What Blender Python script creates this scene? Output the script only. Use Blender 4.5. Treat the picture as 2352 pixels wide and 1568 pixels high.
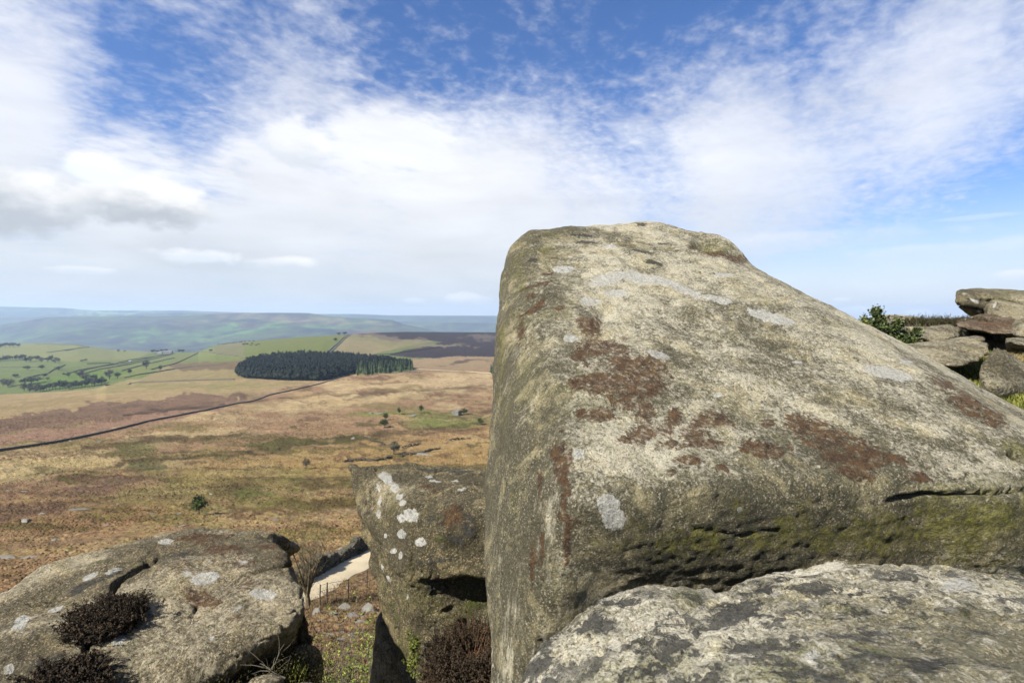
import bpy, bmesh, math, random
import numpy as np
from mathutils import Vector
from mathutils.bvhtree import BVHTree
S = bpy.context.scene
for o in list(bpy.data.objects): bpy.data.objects.remove(o)
C = S.collection

# ------------------------------------------------------------------ camera, sun, sky, exposure
F = 1176.0; CU = 1176.0; HV = 728.0          # photo units: 2352 x 1568, horizon row 728
cd = bpy.data.cameras.new('camera'); cam = bpy.data.objects.new('camera', cd); C.objects.link(cam)
cam.rotation_euler = (math.radians(90), 0, 0)
cd.sensor_width = 36; cd.lens = 18; cd.shift_y = -(784 - HV) / 2352
cd.clip_start = 0.05; cd.clip_end = 40000
cd.dof.use_dof = True; cd.dof.focus_distance = 2.1; cd.dof.aperture_fstop = 6.3
S.camera = cam
S.render.resolution_x = 1024; S.render.resolution_y = 682
S.view_settings.view_transform = 'Standard'; S.view_settings.look = 'None'
S.view_settings.exposure = 1.35; S.view_settings.gamma = 1; S.view_settings.use_curve_mapping = False

SUN_EL = 44.0; SUN_AZ = 232.0                # compass: 0 = +Y, clockwise; the sun stands left and a little behind
el, az = math.radians(SUN_EL), math.radians(SUN_AZ)
sv = Vector((math.sin(az) * math.cos(el), math.cos(az) * math.cos(el), math.sin(el)))
sl = bpy.data.lights.new('sun', 'SUN'); sl.energy = 5.0; sl.angle = math.radians(0.5); sl.color = (1, 0.955, 0.87)
so = bpy.data.objects.new('sun', sl); C.objects.link(so); so.rotation_euler = sv.to_track_quat('Z', 'Y').to_euler()
so.location = (-30, -30, 60)

class NT:
    """small helper around a node tree"""
    def __init__(s, tree): s.t = tree; s.n = tree.nodes; s.l = tree.links
    def new(s, typ, **kw):
        n = s.n.new(typ)
        for k, v in kw.items(): setattr(n, k, v)
        return n
    def put(s, sock, v):
        if isinstance(v, bpy.types.NodeSocket): s.l.new(v, sock)
        elif v is not None:
            if hasattr(sock.default_value, '__len__'):
                n = len(sock.default_value)
                if not hasattr(v, '__len__'): v = (v, v, v)
                v = tuple(v)[:n] + (1.0,) * (n - len(v))
            sock.default_value = v
    def math(s, op, a, b=None, c=None, clamp=False):
        n = s.new('ShaderNodeMath', operation=op, use_clamp=clamp)
        s.put(n.inputs[0], a)
        if b is not None: s.put(n.inputs[1], b)
        if c is not None: s.put(n.inputs[2], c)
        return n.outputs[0]
    def vmath(s, op, a, b=None):
        n = s.new('ShaderNodeVectorMath', operation=op); s.put(n.inputs[0], a)
        if b is not None: s.put(n.inputs[1], b)
        return n.outputs['Value'] if op in ('DOT_PRODUCT', 'LENGTH') else n.outputs[0]
    def scale(s, a, f):
        n = s.new('ShaderNodeVectorMath', operation='SCALE'); s.put(n.inputs[0], a); s.put(n.inputs['Scale'], f); return n.outputs[0]
    def noise(s, vec, scale, detail=4, rough=0.55, dist=0.0, col=False):
        n = s.new('ShaderNodeTexNoise'); s.put(n.inputs['Vector'], vec)
        n.inputs['Scale'].default_value = scale; n.inputs['Detail'].default_value = detail
        n.inputs['Roughness'].default_value = rough; n.inputs['Distortion'].default_value = dist
        return n.outputs['Color' if col else 'Fac']
    def voro(s, vec, scale, feature='F1', out='Distance', rand=1.0):
        n = s.new('ShaderNodeTexVoronoi', feature=feature); s.put(n.inputs['Vector'], vec)
        n.inputs['Scale'].default_value = scale; n.inputs['Randomness'].default_value = rand
        return n.outputs[out]
    def mr(s, v, a, b, c=0.0, d=1.0, smooth=False):
        n = s.new('ShaderNodeMapRange', interpolation_type='SMOOTHSTEP' if smooth else 'LINEAR'); s.put(n.inputs['Value'], v)
        for i, x in zip((1, 2, 3, 4), (a, b, c, d)): s.put(n.inputs[i], x)
        return n.outputs[0]
    def mix(s, f, a, b, blend='MIX'):
        n = s.new('ShaderNodeMix', data_type='RGBA', blend_type=blend)
        s.put(n.inputs[0], f); s.put(n.inputs[6], a); s.put(n.inputs[7], b); return n.outputs[2]
    def sepx(s, v):
        n = s.new('ShaderNodeSeparateXYZ'); s.put(n.inputs[0], v); return n.outputs
    def comb(s, x, y, z):
        n = s.new('ShaderNodeCombineXYZ'); s.put(n.inputs[0], x); s.put(n.inputs[1], y); s.put(n.inputs[2], z); return n.outputs[0]
    def bump(s, h, strength=1.0, dist=0.02, nrm=None):
        n = s.new('ShaderNodeBump'); s.put(n.inputs['Height'], h); n.inputs['Strength'].default_value = strength
        n.inputs['Distance'].default_value = dist
        if nrm is not None: s.put(n.inputs['Normal'], nrm)
        return n.outputs[0]

W = bpy.data.worlds.new('World'); S.world = W; W.use_nodes = True
w = NT(W.node_tree); w.n.clear()
sky = w.new('ShaderNodeTexSky', sky_type='NISHITA', sun_disc=False)
sky.sun_elevation = el; sky.sun_rotation = az; sky.altitude = 300; sky.air_density = 1.0; sky.dust_density = 0.6; sky.ozone_density = 2.5
SKY_STR = 0.054
geo = w.new('ShaderNodeTexCoord').outputs['Generated']
dirv = w.vmath('NORMALIZE', geo)
dx, dy, dz = w.sepx(dirv)
# high veil of cloud seen in perspective: the view direction meets a flat layer overhead
k = w.math('DIVIDE', 1.0, w.math('ADD', w.math('MAXIMUM', dz, 0.0), 0.16))
pl = w.comb(w.math('MULTIPLY', dx, k), w.math('MULTIPLY', dy, k), 0.0)
rot = w.new('ShaderNodeVectorRotate', rotation_type='Z_AXIS'); w.put(rot.inputs['Vector'], pl); rot.inputs['Angle'].default_value = math.radians(38)
st = w.vmath('MULTIPLY', rot.outputs[0], (1.0, 0.50, 1.0))
wisp = w.noise(st, 2.2, 9, 0.60, 0.4)
fine = w.noise(w.vmath('MULTIPLY', rot.outputs[0], (1.0, 0.72, 1.0)), 15, 6, 0.58, 0.3)
ripple = w.noise(pl, 34, 4, 0.55, 0.2)
def cdir(u, v):
    return Vector(((u - CU) / F, 1.0, (HV - v) / F)).normalized()
# broad cloud masses and open sky as they stand round the compass
blobs = [(900, 470, 380, .70), (480, 500, 300, .50), (1200, 480, 300, .48), (60, 540, 420, .48), (700, 320, 150, .16), (1500, 480, 380, .30), (1880, 340, 330, .26), (1640, 210, 170, .22), (2300, 130, 270, .30), (2120, 200, 220, .16), (1720, 420, 220, .16),
         (-60, 70, 250, .46), (560, 30, 260, .30), (740, 110, 130, .16), (0, 270, 150, .42), (230, 160, 120, .10), (640, 200, 300, -.32), (330, 60, 90, -.14), (190, 310, 150, -.22), (330, 180, 160, -.14),
         (1270, 60, 400, -.34), (930, 225, 260, -.26), (420, 250, 200, -.16), (1330, 300, 170, -.10), (1820, 10, 300, -.20), (2340, 330, 150, -.16), (1790, 160, 90, -.10), (1850, 660, 260, -.14), (2280, 640, 380, -.22), (300, 330, 110, -.12)]
acc = None
for (u, v, r, wt) in blobs:
    c = cdir(u, v); d = w.vmath('DOT_PRODUCT', dirv, tuple(c)); ca = math.cos(math.atan((u - CU) / F))
    u0 = w.mr(d, math.cos(math.atan(r / F * ca ** 1.3) * 1.15), 1.0, 0.0, wt, smooth=True)
    acc = u0 if acc is None else w.math('ADD', acc, u0)
den = w.math('ADD', w.math('MULTIPLY', w.math('SUBTRACT', wisp, 0.5), 1.05), w.math('ADD', acc, 0.27))
den = w.math('SUBTRACT', den, w.mr(dz, 0.50, 0.80, 0.0, 0.22, smooth=True))  # cloud thinned overhead, out of view, to lower the ambient light
thin = w.mr(den, 0.2, 0.9, 1.15, 0.30)
den = w.math('ADD', den, w.math('MULTIPLY', w.math('MULTIPLY', w.math('SUBTRACT', fine, 0.5), 1.15), thin))
den = w.math('ADD', den, w.math('MULTIPLY', w.math('MULTIPLY', w.math('SUBTRACT', ripple, 0.5), 0.55), thin))
bank = None
for (u, v, r, wt) in [(900, 475, 290, 1.0), (620, 510, 250, .9), (1150, 500, 230, .8), (300, 560, 330, .9), (60, 560, 330, .9), (1450, 500, 300, .7), (-60, 60, 200, .45), (900, 640, 500, .9), (30, 330, 130, .5), (1900, 480, 300, .3)]:
    c = cdir(u, v); d = w.vmath('DOT_PRODUCT', dirv, tuple(c)); ca = math.cos(math.atan((u - CU) / F))
    u0 = w.mr(d, math.cos(math.atan(r / F * ca ** 1.3) * 1.15), math.cos(math.atan(r / F * ca ** 1.3) * .45), 0.0, wt, smooth=True)
    bank = u0 if bank is None else w.math('MAXIMUM', bank, u0)
mask = w.mr(den, -0.16, 1.10, 0.0, 1.0, smooth=True)
mask = w.math('MULTIPLY', mask, w.mr(bank, 0, 1, 0.80, 1.0)); mask = w.math('MAXIMUM', mask, w.math('MULTIPLY', w.mr(w.math('ADD', bank, w.math('ADD', w.math('MULTIPLY', w.math('SUBTRACT', wisp, .5), 1.1), w.math('MULTIPLY', w.math('SUBTRACT', fine, .5), .6))), .28, 1.0, smooth=True), .97))
mask = w.math('MAXIMUM', mask, w.mr(dz, 0.0, 0.20, 0.72, 0.0, smooth=True))
g = 0.575 / SKY_STR
cn = w.noise(w.vmath('MULTIPLY', dirv, (4.0, 4.0, 16.0)), 1.0, 6, 0.55, 0.2)
hi = w.mix(w.mr(dz, 0.02, 0.26, 0, 1), tuple(x * g for x in (.48, .505, .525)), tuple(x * g for x in (.70, .705, .725)))
hi = w.scale(hi, w.mr(cn, 0.3, 0.7, 0.90, 1.08))
hs = w.new('ShaderNodeHueSaturation'); hs.inputs['Saturation'].default_value = 1.22; hs.inputs['Value'].default_value = 1.0; w.put(hs.inputs['Color'], sky.outputs[0])
col = w.mix(w.math('MULTIPLY', mask, 0.97), w.mix(1.0, hs.outputs[0], (1.06, 0.98, 1.16), 'MULTIPLY'), hi)
# cumulus low in the sky: bright tops, grey bases
cum = w.noise(w.vmath('MULTIPLY', dirv, (7.0, 7.0, 12.0)), 1.0, 8, 0.52, 0.2)
cum_f = w.noise(w.vmath('MULTIPLY', dirv, (26.0, 26.0, 44.0)), 1.0, 6, 0.55)
cn2 = w.math('ADD', w.math('MULTIPLY', w.math('SUBTRACT', cum, 0.5), 1.3), w.math('MULTIPLY', w.math('SUBTRACT', cum_f, 0.5), 0.9))
for (u, v, ru, rv, dark_, op) in [(30, 455, 230, 85, .34, .95), (335, 465, 150, 68, .33, .95), (215, 385, 100, 34, .66, 1.0), (672, 335, 74, 52, .50, .75), (440, 590, 125, 22, .56, .9), (650, 606, 105, 20, .49, .8), (1085, 686, 58, 14, .50, .55), (950, 690, 26, 6, .58, .4), (180, 620, 90, 10, .54, .5),
                          (2330, 632, 80, 15, .56, .6), (1962, 712, 42, 11, .56, .8), (2112, 718, 28, 8, .56, .7), (1935, 688, 22, 5, .58, .6), (2230, 500, 110, 6, .62, .22), (1900, 550, 300, 26, .52, .22), (2150, 580, 300, 26, .52, .25), (1300, 590, 200, 14, .52, .3)]:
    c = cdir(u, v); ca = math.cos(math.atan((u - CU) / F)); a_, b_ = ru / F * ca * ca, rv / F * ca
    dd = w.vmath('SUBTRACT', dirv, tuple(c)); q = w.vmath('LENGTH', w.vmath('MULTIPLY', dd, (1 / a_, 1 / a_, 1 / b_)))
    m_ = w.mr(w.math('SUBTRACT', w.math('ADD', w.math('MULTIPLY', cn2, 1.3), 1.0), q), -0.10, 0.42, 0.0, op, smooth=True)
    rel = w.math('ADD', w.math('DIVIDE', w.sepx(dd)[2], b_), w.math('MULTIPLY', cn2, 1.4))
    cc = w.mix(w.mr(rel, -0.55, 0.75, smooth=True), tuple(x * g * (dark_ + .06) for x in (.94, 1.0, 1.07)), tuple(x * g for x in (.74, .735, .73)))
    col = w.mix(m_, col, cc)
col = w.mix(w.mr(dz, -0.02, -0.10), col, tuple(x * g for x in (.16, .15, .13)))
bg = w.new('ShaderNodeBackground'); w.put(bg.inputs[0], col); bg.inputs[1].default_value = SKY_STR
wo = w.new('ShaderNodeOutputWorld'); w.l.new(bg.outputs[0], wo.inputs[0])

# ------------------------------------------------------------------ helpers
rng = np.random.default_rng(7); random.seed(11)
def P(u, v, d): return Vector(((u - CU) / F * d, d, (HV - v) / F * d))
def UV(co):
    y = np.maximum(co[:, 1], 1e-3)
    return CU + F * co[:, 0] / y, HV - F * co[:, 2] / y
def lin(c):
    c = np.asarray(c, float) / 255.0
    return np.where(c <= 0.04045, c / 12.92, ((c + 0.055) / 1.055) ** 2.4)
_perm = np.random.default_rng(3).permutation(256); _perm = np.concatenate([_perm, _perm]).astype(np.int32)
_gr = np.random.default_rng(4).normal(size=(256, 3)); _gr /= np.linalg.norm(_gr, axis=1)[:, None]
def pn(p, scale=1.0, seed=0):
    """gradient noise, about -0.6..0.6"""
    p = np.asarray(p, float) * scale + seed * 17.31
    i = np.floor(p).astype(np.int64); f = p - i; i &= 255
    t = f * f * f * (f * (f * 6 - 15) + 10); out = 0
    for a in (0, 1):
        wx = t[:, 0] if a else 1 - t[:, 0]
        for b in (0, 1):
            wy = t[:, 1] if b else 1 - t[:, 1]
            for c in (0, 1):
                wz = t[:, 2] if c else 1 - t[:, 2]
                h = _perm[_perm[_perm[(i[:, 0] + a) & 255] + ((i[:, 1] + b) & 255)] + ((i[:, 2] + c) & 255)]
                gv = _gr[h]
                out = out + wx * wy * wz * (gv[:, 0] * (f[:, 0] - a) + gv[:, 1] * (f[:, 1] - b) + gv[:, 2] * (f[:, 2] - c))
    return out
def fbm(p, scale, octs=4, seed=0, gain=0.5):
    a = 1.0; r = 0
    for o in range(octs): r = r + a * pn(p, scale * 2 ** o, seed + o); a *= gain
    return r
def sstep(x, a, b):
    t = np.clip((x - a) / (b - a), 0, 1); return t * t * (3 - 2 * t)

def link(name, me, mat=None, parent=None, loc=None):
    o = bpy.data.objects.new(name, me); C.objects.link(o)
    if mat: 
        if not me.materials: me.materials.append(mat)
    if parent: o.parent = parent
    if loc is not None: o.location = loc
    return o
def tag(o, label=None, cat=None, group=None, kind=None):
    if label: o['label'] = label
    if cat: o['category'] = cat
    if group: o['group'] = group
    if kind: o['kind'] = kind
    return o
def empty(name, loc, rz=0): 
    o = bpy.data.objects.new(name, None); C.objects.link(o); o.location = loc; o.rotation_euler = (0, 0, rz); o.empty_display_size = .1
    return o
def mesh_np(name, verts, faces, smooth=False):
    me = bpy.data.meshes.new(name); me.from_pydata([tuple(v) for v in verts], [], [tuple(f) for f in faces])
    if smooth: me.shade_smooth()
    return me
def grid_mesh(name, co, nr, nc, closed=False, flip=False):
    r = np.arange(nr - 1)[:, None]; c = np.arange(nc if closed else nc - 1)[None]
    c1 = (c + 1) % nc
    q = np.stack([r * nc + c, r * nc + c1, (r + 1) * nc + c1, (r + 1) * nc + c], -1).reshape(-1, 4)
    if flip: q = q[:, ::-1]
    me = bpy.data.meshes.new(name); me.vertices.add(len(co)); me.vertices.foreach_set('co', np.asarray(co, np.float32).ravel())
    me.loops.add(q.size); me.loops.foreach_set('vertex_index', q.astype(np.int32).ravel())
    me.polygons.add(len(q)); me.polygons.foreach_set('loop_start', np.arange(0, q.size, 4, dtype=np.int32))
    me.update(calc_edges=True); me.shade_smooth(); return me
def tri_mesh(name, co, tri, smooth=False):
    me = bpy.data.meshes.new(name); me.vertices.add(len(co)); me.vertices.foreach_set('co', np.asarray(co, np.float32).ravel())
    tri = np.asarray(tri, np.int32); n = tri.shape[1]
    me.loops.add(tri.size); me.loops.foreach_set('vertex_index', tri.ravel())
    me.polygons.add(len(tri)); me.polygons.foreach_set('loop_start', np.arange(0, tri.size, n, dtype=np.int32))
    me.update(calc_edges=True)
    if smooth: me.shade_smooth()
    else: me.shade_flat()
    return me
def setcol(me, name, arr):
    a = me.attributes.new(name, 'FLOAT_COLOR', 'POINT')
    full = np.ones((len(me.vertices), 4), np.float32); full[:, :arr.shape[1]] = arr
    a.data.foreach_set('color', full.ravel())
def mat(name):
    m = bpy.data.materials.new(name); m.use_nodes = True; t = NT(m.node_tree); t.n.clear()
    b = t.new('ShaderNodeBsdfPrincipled'); o = t.new('ShaderNodeOutputMaterial'); t.l.new(b.outputs[0], o.inputs[0])
    b.inputs['Roughness'].default_value = 0.9; b.inputs['Specular IOR Level'].default_value = 0.2
    return m, t, b
def attr(t, name):
    n = t.new('ShaderNodeAttribute', attribute_name=name); return n.outputs['Color'], n.outputs['Fac']

# ------------------------------------------------------------------ materials
def m_flat(name, c, c2=None, scale=8, rough=0.9, bump=0.0, bs=40, island=False):
    c = tuple(x * .70 for x in c); c2 = tuple(x * .70 for x in c2) if c2 else None
    m, t, b = mat(name); co = t.new('ShaderNodeTexCoord').outputs['Object']
    n = t.noise(co, scale, 5, 0.6)
    if island:
        n = t.math('ADD', t.math('MULTIPLY', n, 0.4), t.math('MULTIPLY', t.new('ShaderNodeNewGeometry').outputs['Random Per Island'], 0.6))
    t.put(b.inputs['Base Color'], t.mix(t.mr(n, 0.25, 0.75, 0, 1), c, c2 or tuple(x * 1.6 for x in c)))
    b.inputs['Roughness'].default_value = rough
    if bump: t.put(b.inputs['Normal'], t.bump(t.noise(co, bs, 4), 1.0, bump))
    return m
M_dark_leaf = m_flat('conifer_needles', (.003, .005, .003), (.012, .018, .008), .15, island=True)
M_larch = m_flat('light_conifer_needles', (.028, .046, .018), (.062, .088, .026), .15, island=True)
M_tree_green = m_flat('hedge_tree_leaves', (.042, .055, .022), (.095, .110, .042), .2, island=True)
M_tree_brown = m_flat('bare_crown_twigs', (.075, .068, .042), (.15, .135, .085), .2, island=True)
M_shrub_green = m_flat('shrub_leaves', (.030, .045, .010), (.085, .105, .022), .6, island=True)
M_bark = m_flat('bark', (.05, .042, .03), (.13, .11, .075), 6, bump=.01)
M_pale_twig = m_flat('pale_twigs', (.07, .06, .042), (.14, .122, .09), 20)
M_bud = m_flat('bright_young_leaves', (.12, .155, .02), (.27, .31, .05), 3, rough=.6, island=True)
M_bud2 = m_flat('young_hedge_leaves', (.09, .11, .02), (.20, .22, .04), 3, rough=.6, island=True)
M_holly = m_flat('holly_leaves', (.020, .034, .010), (.10, .125, .035), 5, rough=.45, island=True)
M_heather = m_flat('heather_sprigs', (.018, .013, .008), (.070, .048, .027), 9, island=True)
M_heather_green = m_flat('green_heather_sprigs', (.022, .022, .008), (.07, .062, .018), 9, island=True)
M_grass = m_flat('grass_blades', (.07, .085, .012), (.22, .22, .045), 2, island=True)
M_straw = m_flat('dry_grass_blades', (.22, .17, .07), (.40, .32, .15), 2, island=True)
M_wallstone = m_flat('field_wall_stone', (.045, .04, .026), (.13, .115, .078), 1.2, bump=.03, bs=6)
M_walltop = m_flat('pale_wall_coping', (.07, .068, .052), (.24, .235, .19), .05)
M_fieldstone = m_flat('moor_stone', (.10, .095, .08), (.25, .235, .20), 1.8, bump=.04, bs=5)
M_post = m_flat('weathered_post', (.06, .05, .035), (.13, .11, .08), 12)
M_house = m_flat('stone_house_wall', (.22, .20, .16), (.32, .30, .25), .5)
M_roof = m_flat('slate_roof', (.13, .13, .14), (.2, .2, .21), .5)
M_glass = m_flat('dark_window_glass', (.02, .022, .025), (.03, .033, .036), 1, rough=.2)
M_white = m_flat('white_van_paint', (.6, .6, .6), (.7, .7, .7), 1, rough=.4)
M_rubber = m_flat('black_tyre', (.02, .02, .02), (.03, .03, .03), 1)

# gravel track
M_track, t, b = mat('gravel_track'); co = t.new('ShaderNodeTexCoord').outputs['Object']
c = t.mix(t.mr(t.noise(co, .5, 6, .6), .3, .7), (.35, .29, .185), (.46, .385, .25)); c = t.mix(t.mr(t.noise(co, 9, 3), .35, .75, 0, .5), c, (.26, .22, .15))
t.put(b.inputs['Base Color'], c); t.put(b.inputs['Normal'], t.bump(t.noise(co, 6, 4), 1, .05))

# moor and hills
M_ground, t, b = mat('moorland_ground'); co = t.new('ShaderNodeTexCoord').outputs['Object']
base, _ = attr(t, 'col'); msk, _ = attr(t, 'msk'); near, far, grn = t.sepx(msk)
n1 = t.noise(t.vmath('MULTIPLY', co, (1, 1, .3)), 1.1, 6, .65); n2 = t.noise(co, .22, 5, .62, .4); n3 = t.noise(co, .05, 5, .6, .5); n4 = t.noise(co, .0055, 7, .62, .4)
n5 = t.noise(co, 3.2, 4, .65)
k = t.math('MULTIPLY', t.mr(n1, .30, .70, .66, 1.34), t.mr(n2, .30, .70, .78, 1.22)); k = t.math('MULTIPLY', k, t.mr(n3, .3, .7, .86, 1.14))
k = t.math('MULTIPLY', k, t.mr(n5, .3, .7, .75, 1.25))
c = t.scale(base, k)
# bracken litter against dry grass, in patches of their own
gr = t.mix(t.mr(t.noise(co, .35, 5, .6, .8), .45, .60), c, t.vmath('MULTIPLY', c, (1.08, 1.18, .95)))
c = t.mix(near, c, gr)
red = t.mix(t.mr(t.noise(co, .9, 5, .65, .5), .50, .66), c, t.vmath('MULTIPLY', c, (.78, .73, .70)))
c = t.mix(t.math('MULTIPLY', near, .85), c, red)
fr = t.mix(t.mr(t.noise(co, .004, 6, .6, .6), .42, .58), t.vmath('MULTIPLY', base, (.50, .40, .52)), t.vmath('MULTIPLY', base, (1.08, 1.22, .70)))
trees = t.math('MULTIPLY', t.mr(t.noise(co, .009, 6, .7), .52, .58), t.mr(t.noise(co, .0022, 3, .5), .34, .52))
fr = t.mix(t.math('MULTIPLY', trees, .7), fr, (.025, .035, .022))
c = t.mix(far, c, fr)
t.put(b.inputs['Base Color'], c)
h = t.math('ADD', t.math('MULTIPLY', n1, .55), t.math('MULTIPLY', n5, .25)); h = t.math('ADD', h, t.math('MULTIPLY', n2, 1.2))
t.put(b.inputs['Normal'], t.bump(h, 0.9, .7)); b.inputs['Specular IOR Level'].default_value = 0.05

# plateau turf
M_turf, t, b = mat('crag_top_turf'); co = t.new('ShaderNodeTexCoord').outputs['Object']
c = t.mix(t.mr(t.noise(co, .9, 6, .6, .5), .40, .62), (.085, .10, .018), (.13, .115, .035)); c = t.mix(t.mr(t.noise(co, 5, 6, .65), .5, .7), c, (.18, .145, .062))
c = t.mix(t.mr(t.noise(co, 1.9, 5, .6, .5), .60, .70), c, (.07, .045, .02)); t.put(b.inputs['Base Color'], c)
t.put(b.inputs['Normal'], t.bump(t.noise(co, 14, 6, .7), 1, .06))

def rock_mat(name, light, dark, blotch=0.5, spk=0.5, gscale=1.0, bumpd=1.0, moss=(.10, .115, .022), streak=0.0, blackc=(.022, .021, .018), spots=0.0):
    m, t, b = mat(name); co = t.new('ShaderNodeTexCoord').outputs['Object']
    pa, _ = attr(t, 'pa'); pb, _ = attr(t, 'pb'); wh, ru, mo = t.sepx(pa); dk, sk, bk = t.sepx(pb)
    gs = gscale
    big = t.noise(co, 1.1 * gs, 6, .62, .5); med = t.noise(co, 9 * gs, 9, .74, .2); sm = t.noise(co, 62 * gs, 5, .72); fi = t.noise(co, 210 * gs, 4, .75)
    vcol = t.voro(co, 190 * gs, out='Color'); gx, gy, gz = t.sepx(vcol)
    stv = t.vmath('MULTIPLY', co, (1, 1, .16)); stn = t.noise(stv, 42 * gs, 5, .65, .1); stb = t.noise(stv, 6 * gs, 4, .6, .1)
    kk = t.math('ADD', t.math('MULTIPLY', med, .50), t.math('MULTIPLY', sm, .50))
    kk = t.math('ADD', t.math('MULTIPLY', t.math('SUBTRACT', kk, .5), 1.25), .5)
    kk = t.mix(sk, kk, t.math('ADD', t.math('MULTIPLY', stn, .6), t.math('MULTIPLY', stb, .4)))
    kk = t.math('ADD', kk, t.math('MULTIPLY', t.math('SUBTRACT', big, .5), blotch))
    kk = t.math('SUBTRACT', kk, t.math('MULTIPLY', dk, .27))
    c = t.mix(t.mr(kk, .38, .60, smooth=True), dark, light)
    c = t.mix(t.mr(t.noise(co, 4.1 * gs, 10, .80, .6), .50, .62, 0, .5), c, tuple(x * y for x, y in zip(light, (1.04, .97, .72))))       # yellowish bare grit
    c = t.mix(t.mr(t.noise(co, 2.3 * gs, 6, .7, .7), .55, .66, 0, .55), c, tuple(x * y for x, y in zip(dark, (1.15, 1.28, .75))))      # thin algae film
    c = t.mix(t.mr(t.noise(co, 15 * gs, 8, .75, .3), .54, .64, 0, .5), c, tuple(x * .55 for x in dark))
    # quartz grains and dark pits
    spm = t.math('MULTIPLY', t.mr(t.noise(co, 4 * gs, 6, .7), .36, .62, .25, 1), spk)
    c = t.mix(t.math('MULTIPLY', t.mr(gx, .80, .97), spm), c, (min(.62, light[0] * 1.75), min(.56, light[1] * 1.65), min(.44, light[2] * 1.5)))
    c = t.mix(t.mr(gy, .74, .97, 0, spk), c, tuple(x * .38 for x in dark))
    c = t.mix(t.mr(gz, .93, .99, 0, spk * .8), c, (.40, .26, .12))
    pores = t.mr(t.noise(co, 105 * gs, 4, .7), .58, .66)
    c = t.mix(t.math('MULTIPLY', pores, .75), c, tuple(x * .32 for x in dark))
    wob = t.math('ADD', t.math('MULTIPLY', t.math('SUBTRACT', t.noise(co, 9 * gs, 6, .65), .5), .55), t.math('MULTIPLY', t.math('SUBTRACT', t.noise(co, 45 * gs, 4, .7), .5), .60))
    wob2 = t.math('ADD', t.math('MULTIPLY', t.math('SUBTRACT', t.noise(co, 9 * gs, 9, .78, .5), .5), 2.7), t.math('MULTIPLY', t.math('SUBTRACT', t.noise(co, 60 * gs, 4, .7), .5), .5))
    wobs = t.math('MULTIPLY', wob, .85)
    def cut(a, wv, lo=.47, hi=.53): return t.math('MULTIPLY', t.mr(t.math('ADD', a, wv), lo, hi), t.mr(a, .05, .2))
    mm = t.math('MULTIPLY', cut(mo, wob2, .46, .72), t.mr(t.noise(co, 38 * gs, 5, .75), .38, .58, .25, 1))
    mossn = t.mix(t.mr(sm, .35, .65), tuple(x * .35 for x in moss), moss)
    c = t.mix(t.math('MULTIPLY', mm, .82), c, mossn)
    rm = cut(t.math('ADD', ru, .03), wob2, .44, .60)
    rustc = t.mix(t.mr(t.noise(co, 26 * gs, 6, .7), .38, .62), (.026, .015, .009), (.098, .050, .019)); rustc = t.mix(t.mr(gx, .6, 1, 0, .35), rustc, (.14, .08, .035))
    rm = t.math('MULTIPLY', rm, t.mr(t.noise(co, 30 * gs, 7, .78, .3), .36, .50, .18, 1)); c = t.mix(t.math('MULTIPLY', rm, .94), c, rustc)
    wm = cut(wh, wobs)
    whc = t.mix(t.mr(t.math('ADD', t.math('MULTIPLY', sm, .5), t.math('MULTIPLY', fi, .5)), .36, .60), (.22, .215, .185), (.48, .47, .42))
    # lichen thalli are cracked and cratered
    whc = t.mix(t.mr(t.voro(t.vmath('ADD', co, t.scale(t.noise(co, 30 * gs, 3, col=True), .02)), 40 * gs, 'DISTANCE_TO_EDGE'), .0, .06, .55, 0), whc, (.14, .13, .10))
    whc = t.mix(t.mr(t.noise(co, 18 * gs, 5, .7), .58, .66, 0, .6), whc, c)
    c = t.mix(t.math('MULTIPLY', t.math('MULTIPLY', wm, .90), t.mr(t.noise(co, 24 * gs, 6, .75), .34, .48, .45, 1)), c, whc)
    bm_ = cut(bk, wob2, .46, .56)
    if spots:
        sp = t.math('MULTIPLY', t.mr(t.noise(co, 9 * gs, 10, .76, .15), .51, .55), t.mr(t.noise(co, 2.6 * gs, 5), .36, .50)); bm_ = t.math('MAXIMUM', bm_, t.math('MULTIPLY', sp, spots))
        bare = t.mr(t.noise(t.vmath('ADD', co, (5, 3, 1)), 8 * gs, 9, .74, .1), .54, .62, 0, .7); c = t.mix(bare, c, (.60, .56, .45))
    c = t.mix(t.math('MULTIPLY', bm_, .88), c, t.mix(t.mr(sm, .4, .6), blackc, tuple(x * 2.2 for x in blackc)))
    t.put(b.inputs['Base Color'], c)
    hh = t.math('ADD', t.math('MULTIPLY', sm, 1.0), t.math('MULTIPLY', fi, .38))
    hh = t.math('ADD', hh, t.math('MULTIPLY', med, 2.4)); hh = t.math('SUBTRACT', hh, t.math('MULTIPLY', pores, .28))
    hh = t.math('ADD', hh, t.math('MULTIPLY', t.mr(t.voro(co, 190 * gs), 0, .7, .12, 0), 1.0))
    hh = t.math('ADD', hh, t.math('MULTIPLY', rm, .18)); hh = t.math('ADD', hh, t.math('MULTIPLY', wm, .10)); hh = t.math('ADD', hh, t.math('MULTIPLY', bm_, .3)); hh = t.math('ADD', hh, t.math('MULTIPLY', t.math('MULTIPLY', mm, sm), .9))
    t.put(b.inputs['Normal'], t.bump(hh, 1.0, .022 * bumpd / gs)); b.inputs['Roughness'].default_value = .88
    return m
M_rock_big = rock_mat('lichened_gritstone', (.43, .395, .290), (.070, .064, .038), .75, .42, moss=(.21, .20, .036))
M_rock_front = rock_mat('pale_spotted_gritstone', (.56, .52, .40), (.14, .13, .080), .9, .6, 1.25, spots=.95, blackc=(.018, .018, .017))
M_rock_left = rock_mat('buff_gritstone', (.34, .295, .20), (.080, .067, .040), .8, .5, .62, .8)
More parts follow.
